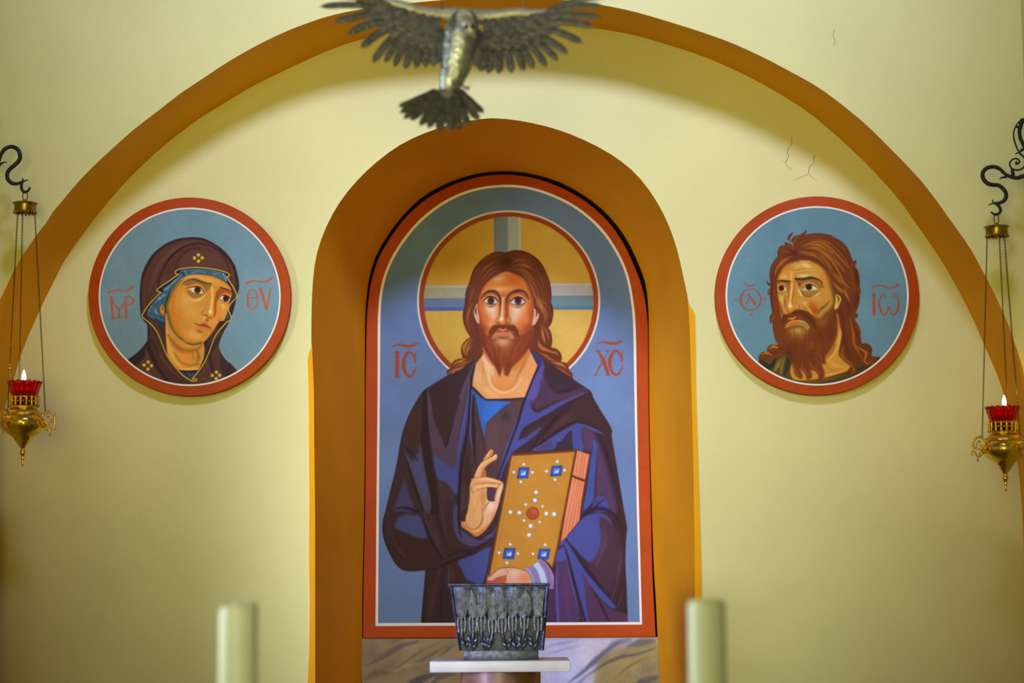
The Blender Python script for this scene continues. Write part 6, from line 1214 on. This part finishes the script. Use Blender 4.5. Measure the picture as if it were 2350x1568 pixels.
for k, (tx, ty, tw) in enumerate(tt):
    f = k / 11; feather(BD(970 + 200 * f, 668 + 16 * math.sin(math.pi * f)), BD(tx, ty, -.05 - .006 * (k % 2)), tw * u, 'feather', tail, (f - .5) * -.15, .06)
bm = bmesh.new()
for s, x in ((-1, 1100), (1, 1165)):
    tube(bm, smooth_path([BD(x, 610, -.08), BD(x + 15, 640, -.12), BD(x + 40, 655, -.14), BD(x + 60, 670, -.13)], 3), 8 * u, 8)
    for dx, dyy in ((-10, 22), (20, 24), (36, -6)): tube(bm, [BD(x + 40, 655, -.14), BD(x + 40 + dx, 655 + dyy, -.135)], [7 * u, 3 * u], 6)
obj('foot', bm, IRONGREY, dove, True)
WIRE = mat('tarnished_wire', (150, 138, 84), .4, metal=.8)
for x, y in ((1026, 95), (1638, 84)):
    bm = bmesh.new(); p = BD(x, y, .01); 
    if x < 1300: tube(bm, [p, Vector((p.x, p.y, ZC))], .0025, 6)
    else:
        tube(bm, [p, Vector((p.x, p.y, ZC))], .0016, 6)
        for k in range(60): ball(bm, p + Vector((.0012 * (-1) ** k, 0, .01 * k)), .0034, .0034, .005, 6, 5)
    obj('hanging_wire', bm, WIRE, dove, True)

# ---------------------------------------------------------------- oil lamps on iron brackets
BRASS = mat('polished_brass', (232, 190, 76), .24, metal=1.0, var=.15, vscale=60)
BRASS_ORN = mat('chased_brass', (226, 184, 70), .28, metal=1.0, var=.3, vscale=150, bump=.2, bscale=260)
CAPBRASS = mat('aged_brass', (150, 124, 44), .34, metal=.95, var=.3, vscale=90)
CHAIN = mat('chain_brass', (96, 74, 28), .32, metal=1.0)
IRON = mat('black_wrought_iron', (34, 30, 16), .5, metal=.4, bump=.1, bscale=80)
RUBY = mat('ruby_glass', (190, 4, 10), .08, spec=.6)
rb_ = RUBY.node_tree.nodes['Principled BSDF']; rb_.inputs['Transmission Weight'].default_value = .85; rb_.inputs['IOR'].default_value = 1.3
FLAME = bpy.data.materials.new('flame'); FLAME.use_nodes = True
fb_ = FLAME.node_tree.nodes['Principled BSDF']; fb_.inputs['Base Color'].default_value = (1, .8, .5, 1); fb_.inputs['Emission Color'].default_value = (1, .86, .62, 1); fb_.inputs['Emission Strength'].default_value = 45
Yl = -0.50; kl = m_per_px(Yl)
def chain(bm, p0, p1):
    d = p1 - p0; L = d.length; n = int(L / .0052); t = d.normalized(); a = t.cross(Vector((0, 1, 0))).normalized(); b = t.cross(a)
    for i in range(n):
        c = p0 + d * ((i + .5) / n); s = a if i % 2 else b; ring = []
        for k in range(8):
            an = 2 * math.pi * k / 8; ring.append(c + t * math.cos(an) * .0038 + s * math.sin(an) * .0020)
        rr = [[], [], []]
        o_ = t.cross(s)
        for k in range(8):
            rad = (ring[k] - c).normalized()
            for j in range(3):
                an = 2 * math.pi * j / 3; rr[j].append(bm.verts.new(ring[k] + (rad * math.cos(an) + o_ * math.sin(an)) * .00105))
        for k in range(8):
            for j in range(3): bm.faces.new((rr[j][k], rr[j][(k + 1) % 8], rr[(j + 1) % 3][(k + 1) % 8], rr[(j + 1) % 3][k]))

def oil_lamp(label, cup_px, cap_px, hook_px, angles, flame_dx):
    """cup_px: pixel of the middle of the glass rim; cap_px: middle of the brim of the top cap; hook_px: where the ring hangs"""
    cup = PX(*cup_px, Yl); cap = PX(*cap_px, Yl); hook = PX(*hook_px, Yl)
    ax, z0 = cup.x, cup.z; k = kl
    t3 = thing('oil_lamp', label, 'lamp', (ax, Yl, z0 - 200 * k))
    L = lambda prof: [(r * k, -y * k) for r, y in prof]      # profile in photograph pixels below the rim
    C3 = (ax, Yl, z0)
    bm = bmesh.new()                          # vase: shoulder, chased band, belly, foot with drops
    lathe(bm, L([(0, 62), (30, 62), (31, 64), (32, 66), (34, 67), (38, 70), (40, 74), (40, 76), (41, 78), (41, 80), (45, 83), (49, 90), (50, 98), (48, 106), (44, 113), (38, 119), (30, 124), (24, 128), (21, 132), (20, 135), (17, 137), (15, 141), (11, 146), (7.5, 150), (5.5, 154), (4.5, 156), (5.5, 158), (7, 162), (6.5, 167), (5, 170), (3.4, 172), (4.2, 176), (3.4, 180), (2.4, 184), (3, 188), (1.6, 192), (0, 197)]), 48, C3)
    vase = obj('vase', bm, BRASS, t3, True)
    bm = bmesh.new()
    lathe(bm, L([(38.5, 71), (42, 73), (42.6, 77), (42, 81), (39, 82)]), 48, C3, wob=lambda a, z: .0008 * math.sin(24 * a))
    for j in range(10):                       # swags round the belly
        a0 = 2 * math.pi * j / 10; pts = []
        for q_ in range(9):
            f = q_ / 8; a = a0 + f * 2 * math.pi / 10; y = 92 + 10 * math.sin(math.pi * f); r = (50.4 if y < 100 else 50.4 - (y - 100) * .45) * k
            pts.append((ax + r * math.cos(a), Yl + r * math.sin(a), z0 - y * k))
        tube(bm, pts, [.0012 + .0012 * math.sin(math.pi * q_ / 8) for q_ in range(9)], 6)
        tube(bm, [(ax + 50.6 * k * math.cos(a0), Yl + 50.6 * k * math.sin(a0), z0 - 90 * k), (ax + 48 * k * math.cos(a0), Yl + 48 * k * math.sin(a0), z0 - 108 * k)], [.0022, .0012], 6)
    obj('chased_band', bm, BRASS_ORN, vase, True)
    bm = bmesh.new()                          # pierced gallery
    lathe(bm, L([(31.5, 36), (32.5, 35), (32.5, 38), (31.5, 38.5)]), 40, C3); lathe(bm, L([(31.5, 57), (33, 58), (33.4, 62), (32, 64), (30, 64)]), 40, C3)
    for j in range(16):
        a = 2 * math.pi * j / 16; ca, sa = math.cos(a), math.sin(a)
        tube(bm, [(ax + 32 * k * ca, Yl + 32 * k * sa, z0 - yy * k) for yy in (33, 37, 42, 47, 53, 59)], [w * k for w in (1.2, 3.2, 4.0, 2.6, 3.6, 4.2)], 6, flat=.5)
        a2 = a + math.pi / 16; ball(bm, (ax + 32 * k * math.cos(a2), Yl + 32 * k * math.sin(a2), z0 - 47 * k), 2.6 * k, u=6, v=5)
    obj('gallery', bm, BRASS_ORN, t3, True)
    bm = bmesh.new()                          # fluted ruby cup, open at the top
    n = 72; rings = []
    for r, y, fl in ((25, 60, .0), (27, 45, .2), (29.5, 33, .5), (31, 29, .8), (34, 18, 1.), (37, 8, 1.2), (39.5, 0, 1.6), (37.5, .5, 1.4), (35, 8, 1.), (32, 18, .8), (29, 29, .5), (27, 40, .2), (24, 50, 0)):
        rings.append([bm.verts.new((ax + (r + fl * math.cos(18 * a)) * k * math.cos(a), Yl + (r + fl * math.cos(18 * a)) * k * math.sin(a), z0 - (y - (1.2 * math.cos(18 * a) if y < 2 else 0)) * k)) for a in (2 * math.pi * j / n for j in range(n))])
    for r0, r1 in zip(rings, rings[1:]):
        for j in range(n): bm.faces.new((r0[j], r0[(j + 1) % n], r1[(j + 1) % n], r1[j]))
    bm.faces.new(rings[0]); bm.faces.new(rings[-1][::-1])
    obj('ruby_cup', bm, RUBY, t3, True)['label'] = 'fluted ruby red glass cup'
    fx = ax + flame_dx * k
    bm = bmesh.new(); lathe(bm, L([(0, 22), (23, 22), (23, 46), (0, 46)]), 32, C3)
    wax = obj('wax_light', bm, mat('lamp_wax', (226, 214, 180), .5), t3, True, 40)
    bm = bmesh.new(); tube(bm, [(fx, Yl, z0 - 14 * k), (fx, Yl, z0 - 1 * k)], .0012, 6); obj('wick', bm, DARK, wax)
    bm = bmesh.new(); lathe(bm, [(r * k, -y * k) for r, y in ((0, 2), (2.6, 0), (4.2, -6), (4.6, -11), (3.6, -17), (1.8, -22), (0, -27))], 14, (fx, Yl, z0)); obj('flame', bm, FLAME, t3, True)
    pl = bpy.data.lights.new('lamp_flame_light', 'POINT'); pl.energy = .55; pl.color = (1, .62, .28); pl.shadow_soft_size = .006
    po = bpy.data.objects.new('lamp_flame_light', pl); COL.objects.link(po); po.location = (fx, Yl - .004, z0 + 34 * k)
    bm = bmesh.new()                          # top cap
    D4 = (cap.x, Yl, cap.z)
    lathe(bm, [(r * k, -y * k) for r, y in ((0, -10), (3, -9.5), (5, -7), (12, -4), (22, -1.5), (29, -.5), (29.5, .5), (26, 2), (25, 4), (25, 21), (24, 21), (24, 4), (0, 3))], 48, D4)
    for j in range(18):
        a = 2 * math.pi * j / 18; ball(bm, (cap.x + 24.5 * k * math.cos(a), Yl + 24.5 * k * math.sin(a), cap.z - 22 * k), 3.0 * k, 3.0 * k, 3.4 * k, 7, 5)
    cp = obj('cap', bm, CAPBRASS, t3, True, 50)
    bm = bmesh.new(); top = Vector((cap.x, Yl, cap.z + 8 * k)); mid_ = (top + hook) / 2; hh = (hook - top).length / 2 + 2 * k
    tube(bm, [mid_ + Vector((5.5 * k * math.sin(2 * math.pi * j / 20), 0, hh * math.cos(2 * math.pi * j / 20))) for j in range(21)], .0017, 6, cap=False); obj('ring', bm, CHAIN, cp, True)
    for an in angles:                         # three scroll handles, each with its chain
        ca, sa = math.cos(math.radians(an)), math.sin(math.radians(an)); H_ = lambda r, y: Vector((ax + r * k * ca, Yl + r * k * sa, z0 - y * k))
        bm = bmesh.new()
        tube(bm, smooth_path([H_(41, 82), H_(50, 72), H_(60, 70), H_(69, 77), H_(72, 90), H_(70, 102), H_(63, 112), H_(54, 112), H_(50, 104)], 4), [.0034 * (1.2 - .5 * abs(j / 32 - .4)) for j in range(33)], 8, flat=.7)
        tube(bm, smooth_path([H_(58, 78), H_(64, 86), H_(62, 96), H_(55, 98), H_(53, 90), H_(58, 87)], 4), .0022, 6)
        tube(bm, smooth_path([H_(46, 88), H_(54, 100), H_(60, 112), H_(62, 122)], 3), [.003] * 9 + [.0018], 6); ball(bm, H_(62, 124), .0036)
        tube(bm, smooth_path([H_(70, 100), H_(76, 104), H_(74, 112)], 3), .0022, 6); ball(bm, H_(57, 80), .0045); ball(bm, H_(66, 94), .0035)
        obj('handle', bm, BRASS_ORN, t3, True)
        bm = bmesh.new(); chain(bm, H_(50, 72), Vector((cap.x + 23 * k * ca, Yl + 23 * k * sa, cap.z - 24 * k))); obj('chain', bm, CHAIN, t3, True)

oil_lamp('brass oil lamp with ruby glass hanging at the far left', (56.5, 876), (58, 467), (57, 440), (-2, 118, 238), -2)
oil_lamp('brass oil lamp with ruby glass hanging at the far right', (2301, 934), (2287, 521), (2286, 492), (182, 62, 302), 4)

def bracket(label, side, s_path, hook, tips, extra, plate_z):
    p0 = PX(*s_path[0], Yl)
    t4 = thing('lamp_bracket', label, 'bracket', (side * (XW + .02), Yl, plate_z))
    k = kl
    bm = bmesh.new(); q = smooth_path([PX(x, y, Yl) for x, y in s_path], 6); m = len(q)
    tube(bm, q, [v * k for v in np.interp(np.linspace(0, 1, m), [0, .12, .5, .85, 1], [3.2, 4.6, 5.0, 4.6, 3.4])], 12)
    obj('scroll_hook', bm, IRON, t4, True)
    bm = bmesh.new(); q = smooth_path([PX(x, y, Yl) for x, y in hook], 5)
    tube(bm, q, [v * k for v in np.interp(np.linspace(0, 1, len(q)), [0, .3, .8, 1], [3.6, 3.6, 3.0, 1.6])], 10)
    for t in tips:
        q = smooth_path([PX(x, y, Yl) for x, y in t], 4); tube(bm, q, [v * k for v in np.linspace(3.4, .9, len(q))], 8)
    obj('end_hook', bm, IRON, t4, True)
    bm = bmesh.new()
    for t, ra, rb in extra:
        q = smooth_path([PX(x, y, Yl) if len((x, y)) else None for x, y in t], 6); tube(bm, q, [v * k for v in np.linspace(ra, rb, len(q))], 10)
    obj('scrollwork', bm, IRON, t4, True)
    bm = bmesh.new(); box(bm, *[tuple(v) for v in ((min(side * (XW + .02), side * (XW + .008)), Yl - .03, plate_z - .14), (max(side * (XW + .02), side * (XW + .008)), Yl + .03, plate_z + .16))], .003)
    obj('wall_plate', bm, IRON, t4, True, 40)
B1 = lambda t: xy(t, 0, 300, 4.125); B2 = lambda t: xy(t, 2190, 250, 4.125); B3 = lambda t: xy(t, 2230, 250, 8.708)
xl_, xr_ = 1175 + (-XW - .012) / kl, 1175 + (XW + .012) / kl
bracket('black wrought iron scroll bracket holding the lamp at the far left', -1, B1('-10,300 12,225 50,172 112,152 168,178 190,232 180,282 140,325 92,366 68,412 76,462 112,496 155,503 200,490'), B1('208,478 203,530 212,566 238,582 268,566 286,535'),
        [B1('205,490 215,470 214,445'), B1('208,492 230,476 270,466')],
        [(B1('65,300 30,302 0,322 -40,340') + [(xl_, 385)], 1.0, 5.0), (B1('-10,300 -60,330') + [(xl_, 380)], 5, 5), ([(-4, 372), (-2, 352), (-16, 344), (-28, 354), (-24, 368), (-14, 368)], 2, 3), ([(-8, 338), (-22, 312), (-26, 284), (-16, 270)] + [(xl_, 268)], 4, 4)], PX(20, 350, Yl).z)
bracket('black wrought iron scroll bracket holding the lamp at the far right', 1, B3('650,1275 590,1225 500,1170 400,1158 300,1185 235,1245 216,1320 240,1410 320,1490 430,1520') + B2('420,725 470,765 492,815 475,865 430,890 390,893'), B2('392,890 425,925 438,965 415,995 380,998 345,975'),
        [B2('400,900 370,885 360,858'), B2('405,905 370,895 322,910')],
        [(B3('600,1250 700,1320 790,1362 880,1380 960,1372 1045,1345') + [(xr_, 402)], 3.6, 5.4), (B3('700,1355 640,1368 590,1378 555,1405'), 3.2, 1.2), (B3('820,1340 825,1290 800,1240 790,1235'), 4.6, 3.4),
         (B3('905,1085 940,1090 955,1050 930,1010 880,995 820,1010 770,1060 760,1110 790,1180 850,1215 930,1222 1000,1200 1050,1150 1075,1080 1070,1010 1030,950 975,905 940,860'), 1.9, 2.4), (B3('905,1080 890,1075 900,1095 915,1085'), 3.4, 3.4),
         (B3('870,905 930,870 1000,830 1045,805') + [(xr_, 330)], 1.4, 4.2), (B3('940,840 905,790 885,730 850,620 838,500 860,390 910,300 980,230 1045,200') + [(xr_, 268)], 2.0, 1.8), (B3('905,345 925,370 960,340'), 3.4, 2), (B3('1075,820 1020,690 970,580 955,450 980,340 1045,250') + [(xr_ - 4, 275)], 4, 5)], PX(2330, 330, Yl).z)
